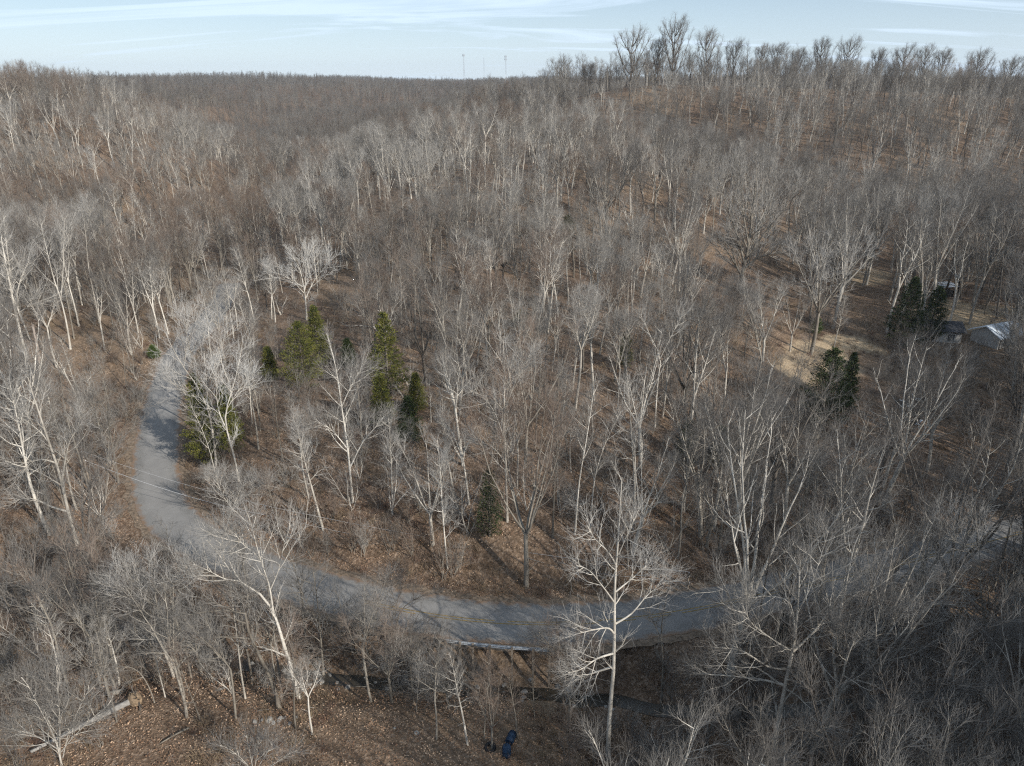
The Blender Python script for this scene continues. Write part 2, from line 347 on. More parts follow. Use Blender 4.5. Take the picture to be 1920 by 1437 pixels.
def clothe(R, lead, rad, dens=1.0, limbs=9, llen=3.4, ang=.8, t0=.35, up=.45, lod=0, tw=1.0, l2=6, crownL=.42):
    """leaders -> limbs -> branches -> twigs; returns trunk levels and crown levels"""
    L0, R0 = lead, rad
    L1, R1 = spawn(R, L0, R0, limbs, t0, .97, llen, ang, up, 6, .62, .028, .07, .55, rtip=.25)
    L2, R2 = spawn(R, L1, R1, l2, .18, 1., -crownL, .62, .3, 4, .62, .014, .07, .35, rtip=.4)
    La, Ra = spawn(R, L0, R0, 7, .75, 1., 1.3, .5, .3, 4, .5, .012, .06, .3, rtip=.4)
    L2 = np.concatenate([L2, La]); R2 = np.concatenate([R2, Ra])
    n3 = max(2, int(round(4.2 * dens))); 
    if lod == 0:
        L3, R3 = spawn(R, L2, R2, n3, .15, 1., 1.05, .55, .25, 3, .7, .0065 * tw, .07, .3, rtip=.6)
        L4, R4 = spawn(R, L3, R3, 2, .2, 1., .5, .55, .15, 2, .8, .0045 * tw, .05, .2, rtip=.6)
        return [(L1, R1, 5, 0)], [(L2, R2, 4, 0), (L3, R3, 3, 1), (L4, R4, 3, 1)]
    L3, R3 = spawn(R, L2, R2, n3, .15, 1., 1.25, .55, .25, 2, .7, .0085 * tw, .07, .3, rtip=.6)
    return [(L1, R1, 4, 0)], [(L2, R2, 3, 0), (L3, R3, 3, 1)]
def gen_tree(seed, h, style, lod=0):
    R = np.random.RandomState(seed); k = 9
    def line(p0, d0, L, up=.05, wob=.05, k=9):
        p = [np.array(p0, float)]; d = np.array(d0, float)
        for _ in range(k - 1):
            d = d + R.normal(0, wob, 3); d[2] += up; d /= np.linalg.norm(d); p.append(p[-1] + d * L / (k - 1))
        return np.array(p)
    lean = R.normal(0, .06, 2); dirv = (lean[0], lean[1], 1)
    r0 = h * .0102 * R.uniform(.8, 1.25)
    if style == 'slender':      # one straight stem, narrow crown at the top
        ls = [line((0, 0, -.4), dirv, h, .05, .035)]; rs_ = [r0 * (1 - .9 * np.linspace(0, 1, k) ** .9)]
        tr, crn = clothe(R, np.array(ls), np.array(rs_), 1.0, 22, h * .17, .85, .42, .55, lod, l2=5)
    elif style == 'forked':
        f = R.uniform(.35, .55); st0 = line((0, 0, -.4), dirv, h * f, .05, .03); ls = [st0]; rs_ = [r0 * (1 - .3 * np.linspace(0, 1, k))]
        for q in range(R.randint(2, 4)):
            a = R.uniform(0, 6.28) + q * 2.4; s = R.uniform(.25, .5); ls.append(line(st0[-1], (math.cos(a) * s, math.sin(a) * s, 1), h * (1 - f) * R.uniform(.85, 1.05), .03, .06)); rs_.append(r0 * .62 * (1 - .9 * np.linspace(0, 1, k)))
        l1, r1 = np.array(ls[1:]), np.array(rs_[1:])
        tr, crn = clothe(R, l1, r1, 1.0, 11, h * .16, .75, .12, .45, lod, l2=5)
    elif style == 'fan':        # broad rounded crown of ascending limbs
        f = R.uniform(.28, .38); st0 = line((0, 0, -.4), dirv, h * f, .04, .03); ls = [st0]; rs_ = [r0 * 1.25 * (1 - .25 * np.linspace(0, 1, k))]
        nl = R.randint(5, 8)
        for q in range(nl):
            a = q * 6.28 / nl + R.uniform(-.4, .4); s = R.uniform(.2, .85); ls.append(line(st0[-2] + (st0[-1] - st0[-2]) * R.uniform(0, 1), (math.cos(a) * s, math.sin(a) * s, 1), h * (1 - f) * R.uniform(.8, 1.05), .07, .07)); rs_.append(r0 * .5 * (1 - .88 * np.linspace(0, 1, k)))
        l1, r1 = np.array(ls[1:]), np.array(rs_[1:])
        tr, crn = clothe(R, l1, r1, .9, 7, h * .17, .7, .2, .4, lod, l2=5)
    else:                       # pole: thin young tree with short side branches
        ls = [line((0, 0, -.3), dirv, h, .05, .03)]; rs_ = [r0 * .8 * (1 - .9 * np.linspace(0, 1, k))]
        tr, crn = clothe(R, np.array(ls), np.array(rs_), .8, 20, h * .16, .95, .3, .4, lod, l2=4)
    # a few dead stubs low on the stem
    Ls, Rs = spawn(R, ls and np.array(ls[:1]), np.array(rs_[:1]), 4, .25, .8, 1.6, 1.2, -.05, 4, .3, .012, .1, .3)
    tl = [(np.array(ls), np.array(rs_), 8 if lod == 0 else 5, 0)] + tr + [(Ls, Rs, 3, 0)]
    return tl, crn
FINE = {'tw_pale': 'tw_mid', 'tw_white': 'tw_white', 'tw_grey': 'tw_grey', 'tw_red': 'tw_red', 'tw_brush': 'tw_brush'}
def tree_meshes(tl, crn, tm, cm, name):
    V, Fq, m = stack_mesh(tl); a = mesh(name + '_trunk', V, Fq, [tm], None, True)
    V, Fq, m = stack_mesh(crn); b = mesh(name + '_crown', V, Fq, [M[cm], M[FINE[cm]]], m, False)
    return a, b

# ------------------------------------------------------------------ scatter: one object, geometry nodes instancing its own hidden-in-itself variants
def scatter(name, variants, mats, P, RZ, S, pick, tilt=None):
    """variants: [(V, F, M)]; the object's mesh holds every variant once plus one loose vertex per place"""
    Vs = []; Fs = []; Ms = []; vid = []; n = 0
    for k, (V, Fq, m) in enumerate(variants):
        Vs.append(V); Fs.append(Fq + n); Ms.append(m); vid.append(np.full(len(V), k)); n += len(V)
    Vs.append(P); vid.append(np.full(len(P), -1))
    V = np.concatenate(Vs); Fq = np.concatenate(Fs); vid = np.concatenate(vid).astype(np.int32)
    me = bpy.data.meshes.new(name); me.vertices.add(len(V)); me.vertices.foreach_set('co', V.astype(np.float32).ravel())
    me.loops.add(Fq.size); me.loops.foreach_set('vertex_index', Fq.astype(np.int32).ravel())
    me.polygons.add(len(Fq)); me.polygons.foreach_set('loop_start', np.arange(0, Fq.size, 4, dtype=np.int32))
    for m in mats: me.materials.append(m)
    me.polygons.foreach_set('material_index', np.concatenate(Ms).astype(np.int32))
    me.update(calc_edges=True)
    a = me.attributes.new('vid', 'INT', 'POINT'); a.data.foreach_set('value', vid)
    full = lambda arr, d: np.concatenate([np.zeros((n,) + arr.shape[1:]), arr])
    rot = np.zeros((len(P), 3)); rot[:, 2] = RZ
    if tilt is not None: rot[:, :2] = tilt
    a = me.attributes.new('rot', 'FLOAT_VECTOR', 'POINT'); a.data.foreach_set('vector', full(rot, 3).astype(np.float32).ravel())
    S3 = S if S.ndim == 2 else np.repeat(S[:, None], 3, 1)
    a = me.attributes.new('scl', 'FLOAT_VECTOR', 'POINT'); a.data.foreach_set('vector', full(S3, 3).astype(np.float32).ravel())
    a = me.attributes.new('pick', 'INT', 'POINT'); a.data.foreach_set('value', full(pick, 1).astype(np.int32).ravel())
    o = mob(name, me)
    g = bpy.data.node_groups.new(name + '_scatter', 'GeometryNodeTree')
    g.interface.new_socket('Geometry', in_out='INPUT', socket_type='NodeSocketGeometry'); g.interface.new_socket('Geometry', in_out='OUTPUT', socket_type='NodeSocketGeometry')
    gi = g.nodes.new('NodeGroupInput'); go = g.nodes.new('NodeGroupOutput')
    def attr(nm, ty):
        q = g.nodes.new('GeometryNodeInputNamedAttribute'); q.data_type = ty; q.inputs[0].default_value = nm; return q.outputs[0]
    va = attr('vid', 'INT')
    def sel(val):
        c = g.nodes.new('FunctionNodeCompare'); c.data_type = 'INT'; c.operation = 'EQUAL'; g.links.new(va, c.inputs[2]); c.inputs[3].default_value = val
        s = g.nodes.new('GeometryNodeSeparateGeometry'); s.domain = 'POINT'; g.links.new(gi.outputs[0], s.inputs[0]); g.links.new(c.outputs[0], s.inputs[1]); return s.outputs[0]
    join = g.nodes.new('GeometryNodeJoinGeometry')
    for k in reversed(range(len(variants))):
        t = g.nodes.new('GeometryNodeGeometryToInstance'); g.links.new(sel(k), t.inputs[0]); g.links.new(t.outputs[0], join.inputs[0])
    ip = g.nodes.new('GeometryNodeInstanceOnPoints'); g.links.new(sel(-1), ip.inputs['Points']); g.links.new(join.outputs[0], ip.inputs['Instance'])
    ip.inputs['Pick Instance'].default_value = True; g.links.new(attr('pick', 'INT'), ip.inputs['Instance Index'])
    er = g.nodes.new('FunctionNodeEulerToRotation'); g.links.new(attr('rot', 'FLOAT_VECTOR'), er.inputs[0]); g.links.new(er.outputs[0], ip.inputs['Rotation'])
    g.links.new(attr('scl', 'FLOAT_VECTOR'), ip.inputs['Scale']); g.links.new(ip.outputs[0], go.inputs[0])
    md = o.modifiers.new('scatter', 'NODES'); md.node_group = g
    return o

# ------------------------------------------------------------------ the ground, road, creek
def axis(lo, hi, a, b, step, g):
    c = list(np.arange(a, b + 1e-6, step)); s = step; x = c[-1]
    while x < hi: s *= g; x += s; c.append(x)
    s = step; x = c[0]; pre = []
    while x > lo: s *= g; x -= s; pre.append(x)
    return np.array(pre[::-1] + c)
gx = axis(-3400, 3400, -62, 62, .8, 1.035); gy = axis(-250, 3900, 18, 120, .8, 1.022)
GX, GY = np.meshgrid(gx, gy); GZ = height(GX, GY)
nx, ny = len(gx), len(gy)
ii = (np.arange(ny - 1)[:, None] * nx + np.arange(nx - 1)[None]).ravel()
gm = mesh('ground', np.stack([GX.ravel(), GY.ravel(), GZ.ravel()], 1), np.stack([ii, ii + 1, ii + nx + 1, ii + nx], 1), [M['ground']], None, True)
gr = np.zeros(GX.size); X_, Y_ = GX.ravel(), GY.ravel()
def patch(px, py, rx, ry, amt=1.0):
    q = ground(px, py); wob = (vnoise(X_ / 4, Y_ / 4, 11) - .5) * .9
    d = np.hypot((X_ - q[0]) / rx, (Y_ - q[1]) / ry) + wob; return np.maximum(gr, amt * sstep(1.1, .7, d))
for p in [(1545, 668, 5.5, 6, 1), (1600, 645, 5, 4, 1), (1485, 695, 4, 4, .9), (1800, 592, 7, 8, 1), (1870, 600, 7, 7, 1), (1625, 520, 6, 4, .7), (20, 1250, 4, 4, .7), (60,1340,2.5,3,.5), (20,1180,4,3,.5), (1000, 1330, 3, 2, .4)]:
    gr = patch(*p)
gr = np.maximum(gr, .13 * sstep(.55, .8, vnoise(X_ / 14, Y_ / 14, 21)) * (Y_ < 300))
a = gm.attributes.new('grass', 'FLOAT', 'POINT'); a.data.foreach_set('value', gr.astype(np.float32))
g = mob('ground', gm); tag(g, 'leaf covered forest floor rising to wooded ridges', kind='structure')

def strip(L, offs, lift, matn, name, seg=None):
    L = np.array(L); T = np.gradient(L[:, :2], axis=0); T /= np.linalg.norm(T, axis=1, keepdims=True); Nn = np.stack([-T[:, 1], T[:, 0]], 1)
    offs = np.asarray(offs, float); offs = np.broadcast_to(offs, (len(L), offs.shape[-1]))
    V = np.concatenate([L[:, None, :2] + Nn[:, None] * offs[:, :, None], np.broadcast_to((L[:, 2] + lift)[:, None, None], (len(L), offs.shape[1], 1))], 2)
    k = offs.shape[1]; i = (np.arange(len(L) - 1)[:, None] * k + np.arange(k - 1)[None]).ravel()
    return V.reshape(-1, 3), np.stack([i, i + 1, i + k + 1, i + k], 1)
ROADF = smooth_line(ROAD, 2)
ew = (vnoise(np.arange(len(ROADF)) / 2.3, np.zeros(len(ROADF)), 31) - .5) * .35; ew2 = (vnoise(np.arange(len(ROADF)) / 1.9, np.ones(len(ROADF)) * 5, 33) - .5) * .35
sh = mob('road_shoulder', mesh('road_shoulder', *strip(ROADF, np.stack([-3.25 + ew * 2, -2.3 + 0 * ew, 2.3 + 0 * ew, 3.25 + ew2 * 2], 1), .0, None, ''), [M['shoulder']])); tag(sh, 'gravelly leaf strewn road shoulder', kind='structure')
rd = mob('road', mesh('road', *strip(ROADF, np.stack([-2.5 + ew, -1 + 0 * ew, 1 + 0 * ew, 2.5 + ew2], 1), .02, None, ''), [M['asphalt']])); a = rd.data.attributes.new('across', 'FLOAT', 'POINT'); a.data.foreach_set('value', np.tile([-1, -.37, .37, 1.], len(ROADF)).astype(np.float32)); tag(rd, 'worn grey two lane asphalt road', kind='structure')
b = MB()
i0 = int(len(ROADF) * .55)
for s in (-.15, .15):
    for q in range(i0, len(ROADF) - 3, 3):
        if rs.rand() < .85: b.add(*strip(ROADF[q:q + 4], [s - .05, s + .05], .027, None, ''))
ym = b.build('road_centre_line', [M['yellow']]); tag(ym, 'faded double yellow centre line', kind='structure')
m, nt_, bs = mat('creek_water', .3); bs.inputs['Base Color'].default_value = (.045, .038, .028, 1); bs.inputs['Specular IOR Level'].default_value = .5
bump(nt_, bs, noise(nt_, 3, 4, .6), .3, .04)
cw = (vnoise(np.arange(len(CREEK)) / 3, np.zeros(len(CREEK)), 41) - .5) * 1.2
ck = mob('creek', mesh('creek', *strip(CREEK, np.stack([-.6 + cw * .5, .6 + cw * .5], 1), -.38, None, ''), [m])); tag(ck, 'dark narrow creek in the gully beside the road', kind='structure')

# ------------------------------------------------------------------ rocks
def rock(name, p, s, seed, lab, grp=None, mt='rock'):
    R = np.random.RandomState(seed); import bmesh
    bm = bmesh.new(); bmesh.ops.create_icosphere(bm, subdivisions=2, radius=1)
    pl = [(R.normal(0, 1, 3), R.uniform(.55, .85)) for _ in range(7)]
    for v in bm.verts:
        c = np.array(v.co)
        for n_1, d in pl:
            n1 = n_1 / np.linalg.norm(n_1); q = c @ n1
            if q > d: c = c - n1 * (q - d)
        v.co = c * np.array(s)
    me = bpy.data.meshes.new(name); bm.to_mesh(me); bm.free(); me.materials.append(M[mt]); o = mob(name, me, None, p); o.rotation_euler = (0, 0, R.uniform(0, 6)); tag(o, lab, 'rock', grp); return o
GRK = 'pale rocks by the creek'
for k, (px, py, s) in enumerate([(505,1352,.38),(512,1356,.2),(524,1350,.3),(533,1347,.2),(545,1358,.22),(478,1354,.2),(492,1350,.16),(556,1346,.17),(782,1376,.26),(740,1366,.14)]):
    p = ground(px, py); rock('rock', p + np.array([0, 0, s * .15]), (s, s * .75, s * .5), 50 + k, 'large flat pale rock in the brown field by the two blue barrels' if k == 8 else ('biggest whitish rock of the row on the brown leafy bank' if k == 0 else 'small whitish rock lying in the brown leafy bank'), None if k in (0, 8) else GRK)
for k in range(46):
    q_ = CREEK[rs.randint(30, len(CREEK) - 25)]; p = np.array([q_[0] + rs.normal(0, .6), q_[1] + rs.normal(0, .9), 0]); p[2] = gz(p[0], p[1]); s = rs.uniform(.12, .34)
    rock('creek_rock', p + np.array([0, 0, s * .2]), (s, s * .8, s * .55), 80 + k, 'grey rock lying in the dark creek bed', 'rocks in the creek bed')

# ------------------------------------------------------------------ tyre, barrels, guardrail, wires
p = ground(919, 1404)
t = empty('tyre', p + np.array([0, 0, .1])); tag(t, 'discarded black car tyre lying flat on the brown field', 'tyre'); t.rotation_euler = (.12, -.1, 0)
a = np.linspace(0, 2 * np.pi, 33); prof = [(.2, .0), (.24, .1), (.33, .115), (.37, .07), (.37, -.07), (.33, -.115), (.24, -.1), (.2, 0)]
V = np.array([[r * math.cos(q), r * math.sin(q), z] for q in a[:-1] for r, z in prof]) * 1.05; k = len(prof); Fq = [[i * k + j, ((i + 1) % 32) * k + j, ((i + 1) % 32) * k + j + 1, i * k + j + 1] for i in range(32) for j in range(k - 1)]
M['rubber'] = plain('black_rubber', (.018, .018, .019), .6, .3, 8); M['blue'] = plain('faded_blue_plastic', (.015, .035, .07), .5, .25, 3); M['black'] = plain('dark_metal', (.03, .03, .03), .5)
mob('casing', mesh('tyre', V, Fq, [M['rubber']], None, True), t)
bt = MB()
for q in np.linspace(0, 2 * np.pi, 41)[:-1]: bt.box((.395 * math.cos(q), .395 * math.sin(q), 0), (.02, .03, .17), q)
bt.build('tread', [M['rubber']], t)
def barrel(px, py, rz, lying, lab):
    o = empty('barrel', ground(px, py)); o.rotation_euler = (0, 0, rz); tag(o, lab, 'barrel')
    z = np.array([0, .02, .25, .27, .30, .32, .58, .60, .63, .65, .86, .88]); r = np.array([.27, .29, .29, .305, .305, .29, .29, .305, .305, .29, .28, .26])
    pts = np.stack([0 * z, 0 * z, z], 1)
    if lying: pts = np.stack([z - .44, 0 * z, 0 * z + .27], 1)
    b = MB().tube(pts, r, 20)
    for e in (0, 1):
        q = pts[-1] if e else pts[0]; d = (pts[-1] - pts[-2]) * (1 if e else -1); b.tube([q, q + d * .01], [r[-1 if e else 0], .001], 20)
    b.build('body', [M['blue']], o, True)
    q = pts[-1]; d = np.array([1, 0, 0]) if lying else np.array([0, 0, 1]); off = np.array([0, .13, .0])
    MB().tube([q + off, q + off + d * .03, q + off + d * .031], [.035, .035, .002], 10).build('bung', [M['black']], o)
barrel(958, 1389, 1.2, True, 'faded blue plastic barrel lying on its side in the field shadow'); barrel(950, 1418, .4, False, 'faded blue plastic barrel standing upright near the tyre')

rail = [at_z(*q) for q in [(835,1200,.75),(870,1205,.75),(900,1208,.75),(950,1213,.75),(1000,1216,.75),(1036,1219,.75)]]
gl = smooth_line(rail, 5); o = empty('guardrail', gl[len(gl) // 2]); base = gl[len(gl) // 2].copy(); tag(o, 'galvanised steel guardrail along the near edge of the lower road', 'guardrail')
T = np.gradient(gl[:, :2], axis=0); T /= np.linalg.norm(T, axis=1, keepdims=True); Nn = np.stack([-T[:, 1], T[:, 0]], 1)
gl[:, 2] -= .75
prof = [(0, .82), (.07, .80), (.07, .75), (0, .70), (0, .66), (.07, .61), (.07, .56), (0, .53)]
V = np.array([[g_[0] + n1[0] * d, g_[1] + n1[1] * d, g_[2] + z] for g_, n1 in zip(gl, Nn) for d, z in prof]) - base; k = len(prof)
V2 = V - np.repeat(np.concatenate([Nn, np.zeros((len(gl), 1))], 1), k, 0) * .012
Fq = [[i * k + j, (i + 1) * k + j, (i + 1) * k + j + 1, i * k + j + 1] for i in range(len(gl) - 1) for j in range(k - 1)]
bb = MB().add(V, Fq).add(V2, np.array(Fq)[:, ::-1]); bb.build('rail', [M['galv']], o)
for i in range(0, len(gl), 4):
    q = gl[i] - base; zb = gz(gl[i][0], gl[i][1]) - base[2] - .2
    MB().box((q[0] - Nn[i][0] * .11, q[1] - Nn[i][1] * .11, (zb + q[2] + .8) / 2), (.15, .18, q[2] + .8 - zb), math.atan2(T[i][1], T[i][0])).build('post', [M['post']], o)

def pole(px, py, pytop, lab):
    p = ground(px, py); h = at_y(px, pytop, p[1])[2] - p[2] + .26; o = empty('utility_pole', p); tag(o, lab, 'utility pole')
    MB().tube([(0, 0, -.5), (0, 0, h * .5), (0, 0, h)], [.13, .11, .085], 10).tube([(0, 0, h), (0, 0, h + .01)], [.085, .001], 10).build('post', [M['post']], o, True)
    MB().tube([(0, 0, h + .01), (0, 0, h + .06), (0, 0, h + .12), (0, 0, h + .16)], [.02, .05, .05, .02], 8).build('insulator', [M['wire']], o)
    MB().tube([(.14, 0, h - 1.1), (.16, 0, h - 1.04), (.16, 0, h - .95), (.14, 0, h - .9)], [.02, .045, .045, .02], 8).build('insulator', [M['wire']], o)
    return p + np.array([0, 0, h + .16]), p + np.array([.16, 0, h - 1.0])
pa = pole(176, 935, 852, 'weathered wooden utility pole in the trees left of the road'); pb = pole(505, 1000, 955, 'weathered wooden utility pole on the bank inside the road bend'); pc = pole(1288, 1108, 1080, 'weathered wooden utility pole behind the far edge of the lower road')
def cable(a, b, sag, lab, r=.013):
    t_ = np.linspace(0, 1, 24)[:, None]; P = a + (b - a) * t_; P[:, 2:] -= 4 * sag * t_ * (1 - t_); base = P[0].copy()
    o = MB().tube(P - base, r, 6).build('power_cable', [M['wire']], None, False, base); tag(o, lab, 'cable')
cable(pa[0], pb[0], .35, 'upper power cable crossing the left road', .011); cable(pa[1], pb[1], .6, 'lower power cable crossing the left road', .02)
cable(pb[0], pc[0], .7, 'upper power cable along the bank of the lower road'); cable(pb[1], pc[1], .9, 'lower power cable along the bank of the lower road')

# ------------------------------------------------------------------ house roof, shed, debris on the right
M['tin'] = plain('pale_metal_roof', (.66, .72, .78), .5, .12, 3, .0); M['shingle'] = plain('dark_shingles', (.07, .07, .075), .9, .3, 5); M['wall'] = plain('painted_siding', (.45, .44, .42), .8, .1, 3)
M['glass'] = plain('window_glass', (.03, .035, .04), .15, .1); M['brick'] = plain('red_earth', (.36, .17, .11), .9, .3, 4); M['whitep'] = plain('weathered_white_paint', (.72, .71, .68), .7, .12, 4)
def house(px, py, Lx, Ly, hw, hr, rz, roofm, lab, ridge_off=0):
    p = ground(px, py); z0 = p[2] - .4; o = empty('house', (p[0], p[1], z0), rz); tag(o, lab, 'house'); e = .45
    MB().box((0, 0, hw / 2), (Lx, Ly, hw)).build('wall', [M['wall']], o)
    x, y = Lx / 2 + e, Ly / 2 + e
    V = np.array([[-x, -y, hw], [x, -y, hw], [x, 0, hw + hr], [-x, 0, hw + hr], [-x, y, hw], [x, y, hw]]); V2 = V + np.array([0, 0, .14])
    Fq = [[0, 1, 2, 3], [3, 2, 5, 4]]; F2 = [[0, 3, 9, 6], [3, 4, 10, 9], [1, 7, 8, 2], [2, 8, 11, 5], [0, 6, 7, 1], [4, 5, 11, 10]]
    b = MB().add(V2, Fq).add(np.concatenate([V, V2]), F2).add(V, np.array(Fq)[:, ::-1]); r = b.build('roof', [roofm], o)
    sm = MB()
    for q in np.arange(-x + .4, x, .6): sm.add(*tubes(np.array([[[q, -y, hw + .15], [q, 0, hw + hr + .15]], [[q, y, hw + .15], [q, 0, hw + hr + .15]]]), np.full((2, 2), .018), 4))
    sm.build('seam', [roofm], r)
    for s in (-1, 1):
        MB().add([[s * (Lx / 2 + .003), -Ly / 2, hw], [s * (Lx / 2 + .003), Ly / 2, hw], [s * (Lx / 2 + .003), 0, hw + hr], [s * (Lx / 2 + .003), 0, hw + hr]], [[0, 1, 2, 3]]).build('gable', [M['wall']], o)
    for s, n in ((-1, 2), (1, 2)):
        for q in range(n):
            xx = -Lx / 4 + q * Lx / 2; wf = MB().box((xx, s * (Ly / 2 + .03), hw * .55), (1.1, .06, 1.2)).build('window', [M['whitep']], o)
            MB().box((xx, s * (Ly / 2 + .065), hw * .55), (.94, .03, 1.04)).build('pane', [M['glass']], wf)
    MB().box((0, -Ly / 2 - .03, 1.05), (.95, .07, 2.1)).build('door', [M['whitep']], o)
    return o
house(1868, 640, 6.0, 4.4, 1.9, 1.3, math.radians(24), M['tin'], 'small house with a pale blue grey metal gable roof behind the bare trees')
house(1752, 632, 6.0, 4.2, 2.0, 1.0, math.radians(-10), M['shingle'], 'low outbuilding with a dark roof beside the sunlit clearing')
# open carport-like shed with corrugated pale roof sheets
p = ground(1768, 556); o = empty('shed', p, math.radians(12)); tag(o, 'small open shed roofed with loose pale metal sheets at the foot of the far slope', 'shed')
for sx_ in (-1, 1):
    for sy_ in (-1, 1): MB().box((sx_ * 1.5, sy_ * .9, .9), (.12, .12, 2.2)).build('post', [M['post']], o)
for q in range(4): MB().add(*(lambda b: (b[0], b[1]))(MB().box((0, -.95 + q * .62, 2.02 + q * .10), (3.7, .5, .035)).get()[:2])).build('roof_sheet', [M['tin']], o)
MB().box((0, 0, .55), (2.9, 1.4, 1.1)).build('stored_load', [M['black']], o)
def bale(px, py, s, mt, lab, cat='debris', nm='white_sheeting'):
    p = ground(px, py); R = np.random.RandomState(int(px)); o = empty(nm, p, R.uniform(0, 3)); tag(o, lab, cat)
    for q in range(4): MB().box((R.uniform(-.8, .8) * s, R.uniform(-.8, .8) * s, .06 + .09 * q), (s * R.uniform(.7, 1.5), s * R.uniform(.3, .8), .05), R.uniform(0, 3)).build('board', [M[mt]], o)
bale(1698, 762, .9, 'whitep', 'heap of white boards in the thicket right of the clearing cedars', nm='board_heap'); bale(1716, 748, .6, 'whitep', 'narrow stack of white boards beside an orange brush pile', nm='board_heap'); bale(1905, 552, .8, 'whitep', 'few pale boards among trunks at the edge of the far slope', nm='board_heap')
bale(1722, 795, .8, 'tin', 'bluish metal sheets lying under the thicket', nm='metal_sheet_heap')

# ------------------------------------------------------------------ towers on the far ridge
def tower(px, pytop, Y, lab, dishes):
    top = at_y(px, pytop, Y); g0 = gz(top[0], Y); h = top[2] - g0; o = empty('radio_mast', (top[0], Y, g0)); tag(o, lab, 'radio mast')
    b = MB(); wd = 1.1
    for q in range(3):
        a0 = q * 2.094; b.tube([(wd * math.cos(a0), wd * math.sin(a0), 0), (wd * .5 * math.cos(a0), wd * .5 * math.sin(a0), h)], .12, 5)
    for k in range(int(h / 3)):
        z0, z1 = k * 3, k * 3 + 3; f0, f1 = wd * (1 - .5 * z0 / h), wd * (1 - .5 * z1 / h)
        for q in range(3):
            a0, a1 = q * 2.094, (q + 1) * 2.094; b.tube([(f0 * math.cos(a0), f0 * math.sin(a0), z0), (f1 * math.cos(a1), f1 * math.sin(a1), z1)], .06, 4)
    b.build('lattice', [M['galv']], o)
    for z in dishes:
        for q in range(3):
            a0 = q * 2.094 + .5; MB().box((1.6 * math.cos(a0), 1.6 * math.sin(a0), h * z), (.35, .9, 2.4), a0).build('antenna', [M['galv']], o)
    MB().tube([(0, 0, h), (0, 0, h + 3)], .05, 5).build('spike', [M['galv']], o)
tower(869, 103, 1050, 'thin radio mast with antennas, left one on the far ridge skyline', (.985,)); tower(948, 105, 1100, 'thin radio mast nearest the big skyline trees', (.98, .9)); 
tower(907, 108, 1500, 'faintest and farthest radio mast, midway between two others', ())

# ------------------------------------------------------------------ hero trees
hero_xy = []; HWIN = []
def hero(lab, leaders, rad, bm_='grey', tm_='tw_grey', limbs=9, llen=3.2, ang=.8, t0=.35, up=.4, dens=1.0, crownL=.42, name='bare_tree', cat='tree', seed=None, l2=6, tw=1.0, lod=0, basez=None):
    """leaders: lists of (px, py[, depth offset]); the first starts on the ground"""
    R = np.random.RandomState(seed or int(leaders[0][0][0] * 7 + leaders[0][0][1]))
    b0 = ground(*leaders[0][0][:2]); hero_xy.append(b0); PL = []; RD = []
    for q, L in enumerate(leaders):
        pts = []; dd = 0
        sgn = R.uniform(-1, 1)
        for i, c in enumerate(L):
            off = c[2] if len(c) > 2 else (0 if i == 0 or q == 0 else sgn * i * .5)
            P = at_y(c[0], c[1], b0[1] + off); pts.append(P)
        if q == 0: pts[0] = b0 - np.array([0, 0, .3])
        pts = resample(np.array(pts), 12); s = np.linspace(0, 1, 12)
        rad_ = rad * .54
        if q == 0: r = rad_ * (1 - .85 * s ** .9); r[0] *= 1.35
        else:
            d = np.linalg.norm(PL[0] - pts[0], axis=1) if True else 0
            best = min(((np.linalg.norm(PL[j] - pts[0], axis=1).min(), j, np.linalg.norm(PL[j] - pts[0], axis=1).argmin()) for j in range(len(PL))))
            rb = RD[best[1]][best[2]] if best[0] < 1.5 else rad_; r = rb * .78 * (1 - .85 * s ** .9)
        PL.append(pts); RD.append(np.maximum(r, .02))
    PLa, RDa = np.array(PL), np.array(RD)
    ax = [c[0] for L in leaders for c in L]; ay = [c[1] for L in leaders for c in L]; HWIN.append((min(ax) - 25, min(ay) - 10, max(ax) + 25, max(ay), b0[1]))
    tr, crn = clothe(R, PLa, RDa, dens * .8, limbs, llen, ang, t0, up, lod, l2=l2, crownL=crownL, tw=tw)
    o = empty(name, b0); tag(o, lab, cat); 
    sh = lambda lv: [(a - b0, r, s, m) for a, r, s, m in lv]
    a_, b_ = tree_meshes(sh([(PLa, RDa, 10, 0)] + tr), sh(crn), M[bm_], tm_, name)
    mob('trunk', a_, o); mob('crown', b_, o); return o
H = hero
H('tall white barked sycamore leaning left, left of the sunlit road',
  [[(145,1022),(128,960),(112,890),(92,830),(75,780),(60,735),(50,700),(46,660)],[(116,905),(122,865),(130,830),(143,805),(152,780)],[(92,830),(75,810),(50,790),(30,780)],[(128,960),(95,950),(60,935),(20,940)],[(104,868),(80,862),(50,868),(15,880)]], .34,'white','tw_pale',9,3.2,.8,.25,.3)
H('big white crowned tree with its crown over the shaded road bend',
  [[(405,872),(400,820),(390,770),(370,725),(345,690),(322,650),(308,620)],[(390,770),(388,730),(385,690),(382,650),(380,600)],[(370,725),(350,735),(325,720),(305,700)],[(388,740),(405,700),(415,655),(425,610)],[(345,690),(350,650),(350,610),(352,585)]], .27,'white','tw_white',12,4.0,.62,.15,.5,1.15,crownL=.55,tw=1.15)
H('white twin stemmed tree just right of the big white crown by the road',
  [[(448,902),(440,860),(425,805),(424,770),(440,715),(452,660),(456,630)],[(425,805),(410,770),(405,725),(402,680)],[(424,770),(445,735),(470,700)]], .22,'white','tw_white',11,3.0,.65,.2,.5,1.0,crownL=.5,tw=1.1)
H('thin pale crooked tree leaning left at the foot of the shaded road bank', [[(410,922),(402,880),(388,830),(372,790),(358,762)],[(405,925),(395,905),(385,895)]], .12,'white','tw_pale',9,1.8,.8,.4,.3,.6)
